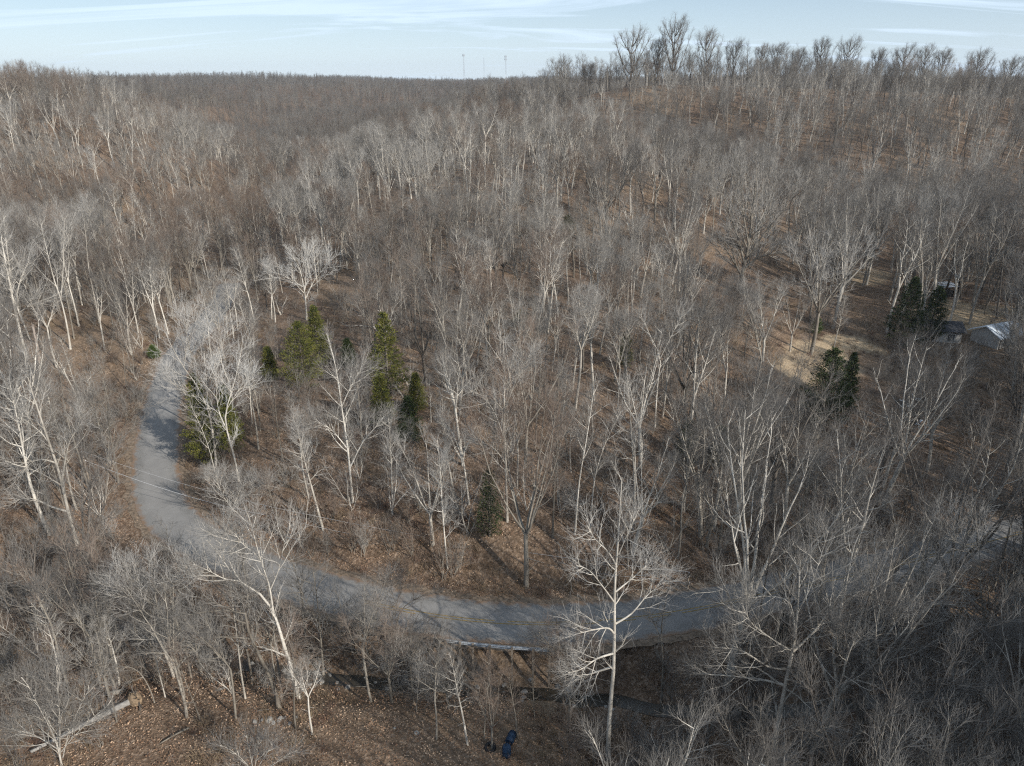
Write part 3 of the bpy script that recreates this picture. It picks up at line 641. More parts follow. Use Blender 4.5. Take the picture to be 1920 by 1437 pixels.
H('large pale tree leaning left over the creek, forked into spreading white limbs',
  [[(562,1312),(548,1262),(528,1195),(510,1142),(485,1112),(450,1090),(420,1055),(400,1025),(380,1005)],[(512,1145),(505,1100),(492,1060),(480,1020),(470,980),(458,950)],[(505,1110),(522,1070),(532,1025),(545,985)],[(450,1090),(420,1085),(390,1070),(362,1058)],[(420,1055),(418,1025),(415,1000)],[(492,1060),(480,1040),(455,1020),(440,1000)]], .31,'white','tw_pale',10,3.0,.75,.22,.25,1.0)
H('grey creekside tree with one long limb bent level towards the left',
  [[(524,1328),(508,1275),(484,1225),(466,1185),(464,1155),(442,1144),(400,1146),(355,1152),(312,1160),(272,1182)],[(470,1198),(435,1195),(385,1196),(335,1205)],[(464,1160),(470,1130),(465,1105)]], .29,'grey','tw_pale',9,2.6,.8,.3,.2,1.0)
H('slim pale trunk with a feathery grey crown left of the creekside trees',
  [[(345,1307),(336,1262),(320,1205),(305,1168),(293,1130),(288,1085),(275,1040)],[(305,1168),(275,1150),(245,1120),(215,1100)],[(297,1140),(320,1110),(335,1085),(360,1070)],[(293,1130),(260,1105),(235,1070)]], .2,'grey','tw_pale',10,2.6,.7,.3,.35,.9,crownL=.45)
H('thin pale leaning stem, left of the feathery creekside tree', [[(310,1308),(300,1268),(288,1215),(282,1180)]], .1,'white','tw_grey',6,1.2,.8,.5,.3,.5)
H('thin bent stem nearest the upturned root plate', [[(290,1318),(280,1290),(262,1262),(240,1250),(215,1252)]], .1,'grey','tw_grey',5,1.0,.8,.5,.2,.4)
H('slim white stem between the feathery tree and the level limbed tree', [[(460,1310),(452,1262),(445,1200),(437,1140),(432,1090)]], .14,'white','tw_pale',9,1.5,.8,.35,.3,.6)
H('many stemmed pale shrubby tree at the bottom left corner',
  [[(115,1437),(108,1400),(95,1368),(75,1330),(55,1290),(40,1270)],[(112,1410),(106,1350),(96,1300),(80,1262)],[(112,1415),(112,1350),(108,1290),(106,1250)],[(118,1420),(130,1370),(150,1325),(168,1290)],[(115,1410),(135,1385),(170,1350),(200,1325)],[(108,1405),(85,1390),(55,1375),(35,1378)]], .13,'white','tw_pale',12,2.2,.55,.15,.5,1.3,crownL=.55)
H('tall tree with white tiered limbs standing before the lower road',
  [[(1140,1425),(1143,1340),(1150,1262),(1152,1185),(1152,1120),(1155,1060),(1160,1000),(1163,940),(1166,895)],[(1152,1190),(1140,1178),(1110,1182),(1070,1192)],[(1152,1225),(1120,1235),(1090,1255),(1065,1262)],[(1150,1250),(1125,1258),(1095,1268),(1075,1275)],[(1155,1060),(1140,1035),(1115,1010),(1100,985)],[(1160,1040),(1175,1005),(1190,970)],[(1154,1170),(1185,1150),(1215,1115),(1255,1085)],[(1154,1110),(1185,1085),(1220,1055)],[(1152,1130),(1130,1100),(1105,1070),(1080,1060)]], .32,'white','tw_pale',9,2.4,.8,.3,.25,.55)
H('dark slim broken topped tree right of the tiered tree, over the lower road', [[(1240,1330),(1243,1250),(1240,1180),(1248,1130),(1254,1092)],[(1240,1200),(1225,1165),(1215,1140)]], .2,'grey','tw_grey',9,1.6,.9,.3,.3,.5)
H('big spreading tree with ghostly white limbs, lower right',
  [[(1445,1437),(1460,1355),(1472,1285),(1486,1222),(1494,1160),(1498,1100),(1500,1050)],[(1490,1180),(1480,1130),(1440,1118),(1390,1122),(1345,1100)],[(1484,1225),(1530,1180),(1570,1120),(1600,1080)],[(1472,1285),(1430,1275),(1370,1268),(1300,1262)],[(1486,1222),(1450,1200),(1410,1170),(1390,1130)],[(1495,1150),(1520,1100),(1540,1040),(1555,990)],[(1470,1290),(1510,1320),(1530,1380)],[(1478,1255),(1440,1250),(1390,1220),(1340,1215)]], .36,'white','tw_grey',12,3.4,.8,.2,.3,1.1)
H('v shaped tree of long straight white branches at the bottom right corner',
  [[(1796,1470),(1812,1420),(1832,1360),(1850,1290),(1872,1235),(1890,1190)],[(1800,1450),(1765,1380),(1728,1320),(1700,1255),(1685,1215)],[(1798,1445),(1790,1370),(1790,1300),(1780,1240)],[(1810,1425),(1850,1380),(1900,1350),(1960,1330)],[(1832,1360),(1815,1300),(1815,1240)],[(1780,1410),(1720,1390),(1660,1380)]], .22,'white','tw_grey',11,3.2,.7,.15,.4,1.0)
H('tall multi limbed tree with curved white limbs near the right edge',
  [[(1868,1300),(1870,1240),(1878,1185),(1900,1120),(1915,1060),(1925,1000)],[(1866,1250),(1850,1180),(1840,1120),(1838,1060),(1832,1000),(1828,950)],[(1840,1110),(1800,1104),(1760,1108),(1715,1112)],[(1838,1120),(1800,1140),(1780,1160),(1760,1165)],[(1838,1060),(1800,1020),(1760,990)],[(1878,1185),(1910,1150),(1950,1100)]], .34,'white','tw_pale',12,3.4,.8,.2,.35,1.1)
H('great old oak with a huge rounded crown on the spur slope',
  [[(1386,548),(1392,512),(1400,478),(1406,440),(1412,385),(1418,335),(1416,285)],[(1400,482),(1428,445),(1462,405),(1488,365),(1500,335)],[(1396,498),(1386,455),(1370,405),(1352,355),(1345,320)],[(1394,505),(1425,482),(1462,474),(1490,470)],[(1402,470),(1430,420),(1448,370),(1455,310)],[(1404,460),(1395,410),(1390,350),(1385,295)],[(1392,520),(1375,490),(1355,460),(1335,450)],[(1400,480),(1385,462),(1365,455)]], .62,'grey','tw_pale',16,5.2,.6,.12,.45,1.9,crownL=.55,tw=1.4)
H('pale forked tree with a y shaped crown above the dark thicket', [[(1228,802),(1231,745),(1235,702),(1238,672),(1222,636),(1206,602),(1196,580)],[(1238,672),(1254,640),(1268,612),(1280,590)]], .2,'white','tw_pale',12,2.8,.7,.45,.4,1.0)
H('slim pale tree with a tulip shaped crown, left of the y shaped tree', [[(1158,780),(1160,730),(1162,682),(1150,642),(1138,612)],[(1162,682),(1172,645),(1182,605)],[(1161,690),(1162,640),(1160,600)]], .17,'white','tw_pale',11,2.5,.6,.5,.5,1.0)
H('tall pale tree with long bare limbs reaching left above the lower road', [[(951,978),(949,900),(947,825),(945,760),(947,700),(943,655),(944,630)],[(947,830),(928,775),(902,742),(880,732)],[(948,870),(925,840),(890,825)],[(946,770),(965,720),(985,680),(1000,660)]], .24,'white','tw_pale',14,3.0,.8,.3,.35,1.0)
H('white limbed tree standing right of the broad green cedar', [[(661,942),(655,870),(648,812),(640,760),(632,702),(620,650),(612,625)],[(655,880),(680,830),(705,800),(720,780)],[(650,840),(620,805),(590,790)],[(640,765),(660,720),(680,690)]], .24,'white','tw_pale',13,3.2,.8,.3,.35,1.1)
H('straight slim white tree left of the dark shaded cedar', [[(840,1066),(833,1000),(828,930),(825,875),(822,842),(820,825)]], .17,'white','tw_pale',16,1.9,.9,.25,.3,.8)
H('slim silvery tree below the two dark cedars', [[(736,965),(734,885),(731,820),(728,785)]], .16,'white','tw_pale',16,2.2,.75,.25,.4,1.0)
H('straight dark stemmed tree right of the long limbed tree', [[(1036,1008),(1040,905),(1045,822),(1046,745),(1048,700)]], .19,'grey','tw_grey',14,2.5,.7,.4,.4,1.0)
H('leaning pale tree, left one of the pair above the brown bank', [[(1078,1002),(1086,905),(1100,822),(1112,742),(1118,700)]], .18,'white','tw_pale',13,2.4,.7,.4,.4,1.0)
H('leaning pale tree with a low curved branch, above the brown bank', [[(1107,998),(1114,905),(1130,845),(1150,800),(1165,770)],[(1112,925),(1095,945),(1070,940)]], .15,'white','tw_pale',13,2.4,.7,.4,.4,1.0)
H('thick white trunk with many side branches at the left edge', [[(50,672),(40,632),(30,590),(18,530),(8,480),(0,430),(-6,395)],[(28,570),(40,520),(60,480)],[(30,590),(60,572),(90,560)]], .4,'white','tw_pale',14,4.5,.7,.3,.5,1.1)
H('straight pale stem, left one of the close group on the left slope', [[(132,655),(125,608),(114,562),(100,520),(86,462),(75,410)],[(114,562),(118,510),(120,455),(122,400)]], .27,'white','tw_pale',12,4.0,.6,.4,.5,1.1)
H('straight pale stem, right one of the close group on the left slope', [[(148,612),(140,575),(128,530),(118,480),(112,420)],[(128,530),(128,470),(130,420)]], .24,'white','tw_pale',12,4.0,.6,.4,.5,1.1)
H('straight pale stem, middle one of the close group on the left slope', [[(139,636),(131,590),(122,545),(112,495),(104,440)]], .22,'grey','tw_pale',12,3.6,.6,.4,.5,1.0)
H('lone tall white pole of a tree right of the close group on the left slope', [[(187,608),(178,562),(166,502),(160,432),(153,398),(150,370)],[(160,440),(166,415),(170,390)]], .23,'white','tw_pale',10,2.8,.7,.6,.5,.8)
H('low pale tree of fine crooked branches above the end of the lower road bend', [[(420,1000),(432,962),(446,930),(455,900)],[(440,945),(470,925),(500,905)],[(436,955),(415,925),(405,895)]], .13,'white','tw_pale',13,2.6,.7,.2,.3,1.2)
H('pale bushy tree overhanging the left side of the road', [[(222,905),(215,860),(206,810),(200,765),(195,725)],[(212,845),(230,805),(250,770),(258,740)],[(210,830),(185,790),(168,755)]], .2,'grey','tw_pale',13,3.6,.7,.25,.4,1.2,crownL=.5)
H('fan crowned pale tree behind the broad green cedar', [[(575,600),(573,565),(568,530),(560,500),(545,478)],[(573,560),(590,525),(610,500),(620,480)],[(570,550),(545,525),(520,512),(500,505)],[(571,545),(575,505),(580,470)]], .3,'white','tw_white',12,4.2,.65,.2,.35,1.2)
H('fan crowned pale tree growing behind the tall dark cedar', [[(722,665),(722,630),(715,590),(705,550)],[(722,630),(735,590),(745,550)],[(722,640),(690,600),(665,570)]], .24,'white','tw_pale',12,3.6,.6,.3,.5,1.1)
H('dark leaning tree in front of the sunlit clearing', [[(1455,790),(1475,745),(1492,700),(1508,655),(1512,640)],[(1488,715),(1510,690),(1525,682)]], .15,'dark','tw_grey',8,1.6,.8,.4,.3,.5)
H('dark barked tree rising from the creek gully in front of the lower road', [[(606,1266),(602,1205),(597,1150),(592,1105),(586,1065)],[(599,1175),(575,1130),(560,1100)],[(600,1185),(625,1150),(650,1130)]], .2,'grey','tw_grey',10,2.6,.9,.3,.2,.9)
H('pale tree leaning flat over the creek towards the left', [[(905,1300),(870,1282),(835,1266),(790,1262),(740,1256),(700,1248)],[(800,1262),(765,1240),(735,1225)],[(840,1268),(790,1285),(750,1300)]], .16,'grey','tw_pale',12,2.4,.9,.25,.2,1.0)
H('dark crooked tree against the lower road, above the creek', [[(770,1262),(762,1220),(745,1180),(752,1145),(785,1120),(815,1112)],[(750,1190),(715,1165),(690,1160)],[(752,1150),(735,1115),(725,1090)],[(765,1225),(800,1195),(840,1180)]], .2,'dark','tw_grey',11,2.6,.9,.2,.15,1.0)
H('scraggly pale tree drooping over the creek below the road', [[(700,1262),(690,1225),(672,1190),(655,1165),(640,1150)],[(690,1225),(650,1215),(610,1220),(580,1235)],[(680,1200),(700,1160),(712,1130)]], .17,'grey','tw_pale',12,2.4,.95,.2,.1,1.0)
H('low grey tree of tangled twigs on the field edge of the creek', [[(842,1330),(838,1300),(826,1275),(812,1255)],[(838,1305),(862,1280),(880,1258)],[(836,1300),(815,1290),(790,1288)]], .12,'grey','tw_grey',12,2.2,.95,.2,.1,1.1)
H('grey tree of tangled twigs right of the guardrail end', [[(1062,1300),(1058,1255),(1050,1210),(1046,1170)],[(1056,1240),(1030,1210),(1010,1185)],[(1055,1235),(1080,1200),(1100,1180)]], .14,'grey','tw_grey',12,2.2,.9,.2,.2,1.0)
H('pale many stemmed shrub poking up at the bottom edge of the brown field', [[(478,1462),(472,1430),(466,1400),(462,1378)],[(478,1450),(495,1420),(512,1395),(520,1382)],[(476,1450),(455,1425),(430,1405),(412,1398)],[(480,1450),(510,1435),(540,1415),(556,1408)],[(477,1445),(482,1410),(486,1385)]], .045,'white','tw_grey',6,.8,.6,.25,.4,.5,name='shrub',cat='shrub')
H('pale purplish many stemmed shrub at the bottom edge beneath the big spreading tree', [[(1252,1460),(1250,1425),(1246,1395),(1244,1368)],[(1252,1450),(1268,1420),(1284,1392),(1296,1375)],[(1250,1450),(1232,1425),(1212,1402),(1200,1392)],[(1252,1445),(1258,1410),(1264,1380)],[(1250,1445),(1222,1435),(1190,1425)]], .05,'white','tw_grey',8,.9,.6,.2,.4,.7,name='shrub',cat='shrub')
# the tall trees that stand out on the ridge
def skyline(px, pytop, Y, wfac, lab, seed, dark='dark', tw='tw_grey'):
    top = at_y(px, pytop, Y); x = top[0]; z0 = gz(x, Y); h = top[2] - z0; R = np.random.RandomState(seed); b0 = np.array([x, Y, z0]); hero_xy.append(b0)
    PL = []; RD = []; k = 12; s = np.linspace(0, 1, k); wob = np.cumsum(R.normal(0, .12, (k, 3)), 0); wob[:, 2] = 0
    PL.append(np.outer(s, [0, 0, h]) + wob - np.array([0, 0, .3])); RD.append(h * .013 * (1 - .9 * s)); n = 12; wfac *= 1.2
    for q in range(n):
        a0 = q * 2.4 + R.uniform(-.3, .3); f = .24 + .6 * q / n; rad_ = h * wfac * (1 - .45 * (q / n)) ; st = PL[0][int(f * (k - 1))]; ln = h * (1 - f) * .84
        P = st + np.stack([math.cos(a0) * rad_ * s ** .8, math.sin(a0) * rad_ * s ** .8, ln * s ** 1.15], 1) + np.cumsum(R.normal(0, .07, (k, 3)), 0) * s[:, None]; PL.append(P); RD.append(h * .008 * (1 - .85 * s))
    PL, RD = np.array(PL), np.array(RD); tr, crn = clothe(R, PL, RD, .75, 8, h * .15, .6, .2, .4, 0, l2=5, tw=1.4, crownL=.5)
    o = empty('bare_tree', b0); tag(o, lab, 'tree'); a_, b_ = tree_meshes([(PL, RD, 8, 0)] + tr, crn, M[dark], tw, 'skyline_tree'); mob('trunk', a_, o); mob('crown', b_, o)
SK = [(1190,46,232,.24,'rounded broad crowned tree, first tall one on the skyline from the towers'),(1268,25,238,.20,'tallest tree on the ridge skyline, with an uneven narrow crown'),(1333,50,240,.19,'oval crowned skyline tree just right of the tallest one'),(1382,72,243,.17,'narrow skyline tree, second to the right of the tallest'),
      (1236,68,246,.15,'thin skyline tree between the rounded crown and the tallest tree'),(1050,102,252,.26,'low broad fan shaped tree on the ridge nearest the radio masts'),(1428,90,250,.16,'narrow fan topped skyline tree before a gap in the ridge trees'),(1462,88,250,.22,'open branched skyline tree leaning over a gap in the ridge trees'),(1548,78,250,.17,'pointed skyline tree standing alone mid ridge'),
      (1596,76,252,.2,'domed skyline tree, highest on the right half of the ridge'),(1700,90,254,.22,'dense flat topped skyline tree at the start of the dark clump'),(1742,92,254,.18,'middle tree of the dark flat topped clump on the ridge'),(1772,98,254,.16,'last tree of the dark flat topped clump on the ridge'),(1845,97,254,.22,'bushy dark skyline tree set apart near the right edge'),(1905,112,254,.2,'skyline tree at the right edge of the photo'),
      (1105,118,250,.2,'low rounded tree in the ridge thicket left of the rounded broad crown'),(1500,98,252,.18,'modest skyline tree left of the pointed one'),(1650,98,255,.17,'modest skyline tree left of the dark clump')]
for k, q in enumerate(SK): skyline(q[0], q[1] - (9 if q[0] > 1400 else 0), q[2] + 46, *q[3:], seed=300 + k)
# broken snag
b0 = ground(80, 725); o = empty('snag', b0); hero_xy.append(b0); tag(o, 'pale broken dead trunk with a splintered top near the left edge', 'dead tree')
pts = resample(np.array([b0 * 0 - [0, 0, .3], at_y(74,690,b0[1]) - b0, at_y(70,652,b0[1]) - b0, at_y(62,614,b0[1]) - b0]), 10); bb = MB().tube(pts, np.linspace(.28, .13, 10), 9)
for q in range(5): e = np.array([math.cos(q * 1.3), math.sin(q * 1.3), 0]) * .09; bb.tube([pts[-1] + e - [0, 0, .2], pts[-1] + e * 1.3 + [0, 0, .25 + .25 * (q % 3)]], [.05, .006], 5)
M['deadwood'] = plain('bleached_dead_wood', (.42, .35, .295), .9, .2, 3)
bb.build('trunk', [M['deadwood']], o, True); MB().tube([pts[7], pts[7] + [.25, 0, .5], pts[7] + [.3, 0, 1.0]], [.07, .05, .02], 6).build('branch', [M['deadwood']], o, True)

# fallen log with its root plate
r0_ = ground(250, 1325); l1 = ground(60, 1418); o = empty('fallen_log', r0_); tag(o, 'long grey fallen trunk with its torn root plate upturned, bottom left', 'log')
L = resample(np.array([[0, 0, .55], (l1 - r0_) * .45 + [0, 0, .5], (l1 - r0_) + [0, 0, .35]]), 12); bb = MB().tube(L, np.linspace(.21, .10, 12), 12)
bb.build('trunk', [plain('weathered_grey_log', (.27, .255, .235), .9, .25, 4)], o, True)
R = np.random.RandomState(5); bb = MB()
dl = (L[0] - L[-1]) / np.linalg.norm(L[0] - L[-1]); up_ = np.array([0, 0, 1.]); sd_ = np.cross(dl, up_); sd_ /= np.linalg.norm(sd_)
for q in range(26):
    a0 = q * .242 + R.uniform(-.1, .1); e = math.cos(a0) * sd_ + math.sin(a0) * up_; ln = R.uniform(.7, 1.4); P = [L[0] + dl * .0, L[0] + dl * .25 + e * ln * .5, L[0] + dl * R.uniform(.1, .5) + e * ln + R.normal(0, .1, 3)]
    bb.tube(resample(np.array(P), 6), np.linspace(.09, .015, 6), 6)
bb.build('root', [M['dark']], o, True)
import bmesh
bm = bmesh.new(); bmesh.ops.create_icosphere(bm, subdivisions=4, radius=1)
for v in bm.verts:
    c = np.array(v.co); d_ = 1 + .35 * (vnoise(np.array([c[0] * 2.2 + 9]), np.array([c[1] * 2.2 + c[2] * 3.1]), 5)[0] - .5) + .18 * (vnoise(np.array([c[0] * 6]), np.array([c[1] * 6 + c[2] * 7]), 6)[0] - .5)
    q = dl * c[0] * .38 * d_ + sd_ * c[1] * .6 * d_ + up_ * c[2] * .5 * d_; v.co = L[0] + dl * .2 + q
me_ = bpy.data.meshes.new('root_soil'); bm.to_mesh(me_); bm.free(); me_.materials.append(plain('dry_tan_soil', (.22, .16, .105), 1, .4, 6)); mob('root_soil', me_, o)
for (a0, b1, r1, lab) in [((150,1283),(178,1307),.13,'short tan log lying upslope of the fallen trunk'),((228,1300),(185,1310),.2,'mossy short log against the root plate'),((355,1368),(300,1398),.07,'thin stick lying on the brown bank'),((185,1345),(120,1372),.1,'straight thin fallen stem beside the fallen trunk')]:
    p0, p1 = ground(*a0), ground(*b1); P = resample(np.array([[0, 0, .15], (p1 - p0) / 2 + [0, 0, .2], (p1 - p0) + [0, 0, .15]]), 6); o = MB().tube(P, np.linspace(r1, r1 * .5, 6), 8).build('fallen_branch', [M['grey']], None, True, p0); tag(o, lab, 'log')

# ------------------------------------------------------------------ cedars
def cedar_mesh(seed, h, wd, nb=150, dens=34, drop=.0):
    R = np.random.RandomState(seed); b = MB(); P = []; S = []; D = []; br = MB()
    for k in range(nb):
        f = (k + R.uniform()) / nb; z = h * (.05 + .93 * f); pr = (1 - f) ** .75 * (1 - .35 * max(0, .18 - f) / .18); rad = wd / 2 * pr * R.uniform(.62, 1.15) + .12; a0 = k * 2.399 + R.uniform(-.4, .4)
        e = np.array([math.cos(a0), math.sin(a0), R.uniform(.05, .45) + f * .5 - drop]); p0 = np.array([0, 0, z]); p1 = p0 + e * rad
        br.tube([p0, (p0 + p1) / 2 + [0, 0, .05], p1], [.03, .02, .008], 3)
        n = int(2.1 * dens * (.35 + rad / (wd / 2))); t_ = R.uniform(.25, 1.05, n) ** .75
        q = p0 + (p1 - p0) * t_[:, None] + R.normal(0, 1, (n, 3)) * (.10 + .16 * rad * (1.15 - t_))[:, None] * np.array([1, 1, .6]); P.append(q); S.append(R.uniform(.055, .15, n)); D.append(np.tile(e, (n, 1)) + R.normal(0, .55, (n, 3)))
    P = np.concatenate(P); S = np.concatenate(S) * (h / 9) ** .5; D = np.concatenate(D); D /= np.linalg.norm(D, axis=1, keepdims=True)
    u = np.cross(D, R.normal(0, 1, D.shape)); u /= np.linalg.norm(u, axis=1, keepdims=True); S = S[:, None]
    V = np.stack([P - D * S * .6, P + u * S * .42, P + D * S, P - u * S * .42], 1).reshape(-1, 3); Fq = np.arange(len(V)).reshape(-1, 4)
    return V, Fq, br
def cedar(px, py, pytop, wpx, lab, seed, mt='needle', nm='cedar_tree', cat='cedar', dens=34):
    p = ground(px, py); hero_xy.append(p); top = at_y(px, pytop, p[1]); h = top[2] - p[2]; d = proj(*p)[2]; wd = wpx * d / F
    o = empty(nm, p); tag(o, lab, cat); V, Fq, br = cedar_mesh(seed, h, wd, dens=dens)
    mob('foliage', mesh('cedar_foliage', V, Fq, [M[mt]]), o)
    br.tube([(0, 0, -.3), (0, 0, h * .5), (0, 0, h * .97)], [h * .016, h * .011, .015], 8).build('trunk', [M['dark']], o, True)
cedar(572, 728, 602, 100, 'broad bright green cedar, the largest left of the middle', 1)
cedar(600, 690, 572, 56, 'narrower cedar rising just behind the largest one', 2)
cedar(509, 716, 650, 34, 'small cedar left of the largest one', 3)
cedar(730, 748, 584, 84, 'tall yellow green cedar under a pale fan crowned tree', 4)
cedar(782, 772, 700, 42, 'small dark cedar down right of the tall yellow green one', 5)
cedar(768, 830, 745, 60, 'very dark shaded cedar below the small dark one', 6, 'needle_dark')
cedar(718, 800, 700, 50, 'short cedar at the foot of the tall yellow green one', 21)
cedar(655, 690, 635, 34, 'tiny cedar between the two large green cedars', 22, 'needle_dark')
cedar(392, 872, 700, 76, 'cedar half hidden behind the big white crowned roadside tree', 7)
cedar(437, 850, 722, 52, 'cedar behind the white twin stemmed tree', 8)
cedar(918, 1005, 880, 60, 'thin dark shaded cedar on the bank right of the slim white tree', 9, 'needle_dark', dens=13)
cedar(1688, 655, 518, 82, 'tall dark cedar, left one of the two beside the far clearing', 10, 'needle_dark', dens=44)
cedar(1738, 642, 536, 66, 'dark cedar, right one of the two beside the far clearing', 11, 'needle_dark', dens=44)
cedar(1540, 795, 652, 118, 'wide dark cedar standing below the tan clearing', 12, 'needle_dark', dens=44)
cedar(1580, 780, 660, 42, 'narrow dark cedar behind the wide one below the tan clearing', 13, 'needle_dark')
cedar(1064, 442, 404, 36, 'small lone cedar high on the middle spur', 14)
cedar(1170, 690, 622, 34, 'thin sparse cedar behind the tulip crowned tree', 15, dens=18)
cedar(976, 612, 584, 30, 'little green bush like cedar in the middle of the slope', 16)
cedar(1530, 625, 598, 20, 'low green bush at the upper edge of the tan clearing', 17, 'leaf', 'bush', 'bush')
cedar(485, 282, 245, 22, 'single dark evergreen far up the hollow', 18, 'needle_dark')
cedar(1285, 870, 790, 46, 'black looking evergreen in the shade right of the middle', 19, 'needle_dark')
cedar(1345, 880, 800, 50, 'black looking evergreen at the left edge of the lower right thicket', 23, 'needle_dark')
cedar(290, 672, 648, 22, 'small green bush above the far end of the road', 20, 'leaf', 'bush', 'bush')

# ------------------------------------------------------------------ the forest
KEEP = [(235,740,385,1000,0),(1340,270,1500,500,0),(540,440,640,560,0),(200,1325,1000,1437,0),(600,1258,740,1290,0),(850,1140,1040,1212,0),(1060,1125,1335,1175,0),(930,1005,1120,1105,0),(1440,625,1650,700,0),
        (1765,560,1900,625,0),(1590,500,1670,550,0),(1750,535,1790,560,0),(525,585,620,720,0),(700,600,765,720,0),(1655,525,1760,645,0),(1500,660,1600,760,0),(90,1290,260,1400,0),(870,900,950,980,0),(500,655,520,700,0)]
STRICT = set()
HZ = np.array([h[:2] for h in hero_xy])
def surf_depth(k, cache={}):
    if k not in cache:
        x0, y0, x1, y1, _ = KEEP[k]; cache[k] = ground((x0 + x1) / 2, min(y1, 1436))[1]
    return cache[k]
def blocked(x, y, z, h, cr, soft=0.25):
    """would a tree here stand in front of something the photograph shows clear"""
    pts = [(0, 0, f * h) for f in (.05, .25, .45)] + [(dx_ * cr, 0, f * h) for f in (.6, .75, .9) for dx_ in (-.8, 0, .8)]
    hits = 0
    for k, (x0, y0, x1, y1, _) in enumerate(KEEP):
        if y > surf_depth(k) + 2: continue
        n = 0
        for a, b_, c in pts:
            px, py, d = proj(x + a, y + b_, z + c)
            if d > 1 and x0 < px < x1 and y0 < py < y1: n += 1
        hits = max(hits, n)
    return hits
def in_view(x, y, z, m=60, h=15):
    if y < 6: return False
    px, py, d = proj(x, y, z); p2, q2, d2 = proj(x, y, z + h)
    return d > 0 and d2 > 0 and -m < px < 1920 + m and q2 < 1437 + m and py > -50
def candidates(y0, y1, sp, fov=.86, extra=0, jit=.42):
    ys = np.arange(y0, y1, sp); P = []
    for y in ys:
        hw = abs(y) * fov + 22 + extra; xs = np.arange(-hw, hw, sp); P.append(np.stack([xs, np.full(len(xs), y)], 1))
    P = np.concatenate(P); P += rs.uniform(-jit, jit, P.shape) * sp; return P

SPEC = [('slender', 17, 'white', 'tw_pale'), ('slender', 20, 'grey', 'tw_grey'), ('forked', 17, 'white', 'tw_pale'), ('forked', 19, 'grey', 'tw_grey'), ('fan', 17, 'grey', 'tw_pale'), ('fan', 20, 'dark', 'tw_grey'),
        ('pole', 11, 'white', 'tw_pale'), ('pole', 13, 'grey', 'tw_grey'), ('slender', 18, 'grey', 'tw_red'), ('fan', 18, 'grey', 'tw_red'), ('forked', 16, 'white', 'tw_red'), ('pole', 12, 'grey', 'tw_red'),
        ('slender', 15, 'white', 'tw_pale'), ('fan', 15, 'white', 'tw_pale'), ('forked', 21, 'dark', 'tw_grey'), ('pole', 9, 'grey', 'tw_pale'), ('fan', 19, 'white', 'tw_grey'), ('forked', 20, 'white', 'tw_grey')]
LOOK = {'slender': 'tall slender', 'forked': 'forked', 'fan': 'round crowned', 'pole': 'thin young'}
TONE = {'white': 'pale', 'grey': 'grey', 'dark': 'dark barked'}
GEN0 = [gen_tree(900 + i, s[1], s[0], 0) for i, s in enumerate(SPEC)]
PROTO = [tree_meshes(g_[0], g_[1], M[s[2]], s[3], 'bare_tree') for g_, s in zip(GEN0, SPEC)]
WT_L = np.array([3, 2, 3, 2, 3, 1, 3, 3, 4, 4, 3, 3, 3, 3, 1, 2., 2, 2]); WT_M = np.array([6, 4, 6, 4, 6, 2, 5, 3, 1, 2, 3, 1, 5, 6, 1, 2., 4, 3]); WT_R = np.array([3, 5, 3, 5, 3, 4, 2, 4, 2, 2, 1, 3, 2, 2, 5, 2., 8, 8])
SPALE = np.array([s_[2] == 'white' or s_[3] == 'tw_pale' for s_ in SPEC]); SRED = np.array([s_[3] == 'tw_red' for s_ in SPEC]); SFAN = np.array([s_[0] in ('fan', 'forked') for s_ in SPEC])
def choose(px, py, x, y):
    wv = (WT_L if px < 620 else (WT_M if px < 1250 else WT_R)).copy(); a = vnoise(np.array([x / 17]), np.array([y / 17]), 61)[0]; b_ = vnoise(np.array([x / 23]), np.array([y / 23]), 62)[0]
    wv[SPALE] *= .25 + 2.6 * sstep(.4, .7, a); wv[SRED] *= .2 + 3 * sstep(.45, .75, b_); wv[SFAN] *= 2.2 if y > 115 else (.55 if 50 < y else 1)
    if (px < 440 and y > 185) or (560 < px < 1150 and 130 < y < 215): wv[SPALE] *= 2.6
    return rs.choice(len(SPEC), p=wv / wv.sum())
def zone(px, py, Y):
    if py > 1040 and px < 560: return 'in the gully woods below the left road'
    if px < 300: return 'in the woods left of the road'
    if py > 1180: return 'in the woods below the lower road'
    if px > 1330 and py > 760: return 'in the dense thicket at the lower right'
    if px < 620: return 'on the slope beyond the left road bend'
    if px > 1330: return 'in the woods around the far clearing'
    if py > 930: return 'on the bank just above the lower road'
    return 'on the middle slope above the lower road'

SWIN = [(a, b_, c, dd, ground((a + c) / 2, dd - 2)[1] + 8) for a, b_, c, dd in [(1445, 625, 1655, 712), (1762, 560, 1910, 628), (1585, 500, 1675, 545), (525, 585, 625, 722), (700, 595, 770, 730), (1655, 520, 1765, 645), (1500, 655, 1600, 770), (50, 600, 95, 715), (1335, 270, 1500, 540), (885, 890, 950, 990)]]
cand = []
Px = candidates(22, 105, 3.9); Px = Px[Px[:, 0] > .26 * Px[:, 1] + 3]; Pl = candidates(36, 52, 2.15); Px = np.concatenate([Px, Pl[(Pl[:, 0] < 8) & (Pl[:, 0] > -34)]])
Pb = candidates(-60, 9, 4.0, 0, 110); Pb = Pb[Pb[:, 0] > 22 - .5 * Pb[:, 1]]
P = np.concatenate([Pb, candidates(9, 52, 4.3), candidates(52, 130, 3.7), candidates(130, 175, 4.9), candidates(175, 310, 5.3), Px])
Z = height(P[:, 0], P[:, 1]); RDD, _ = dist_line(P[:, 0], P[:, 1], ROAD[::2]); CKD, _ = dist_line(P[:, 0], P[:, 1], CREEK[::2])
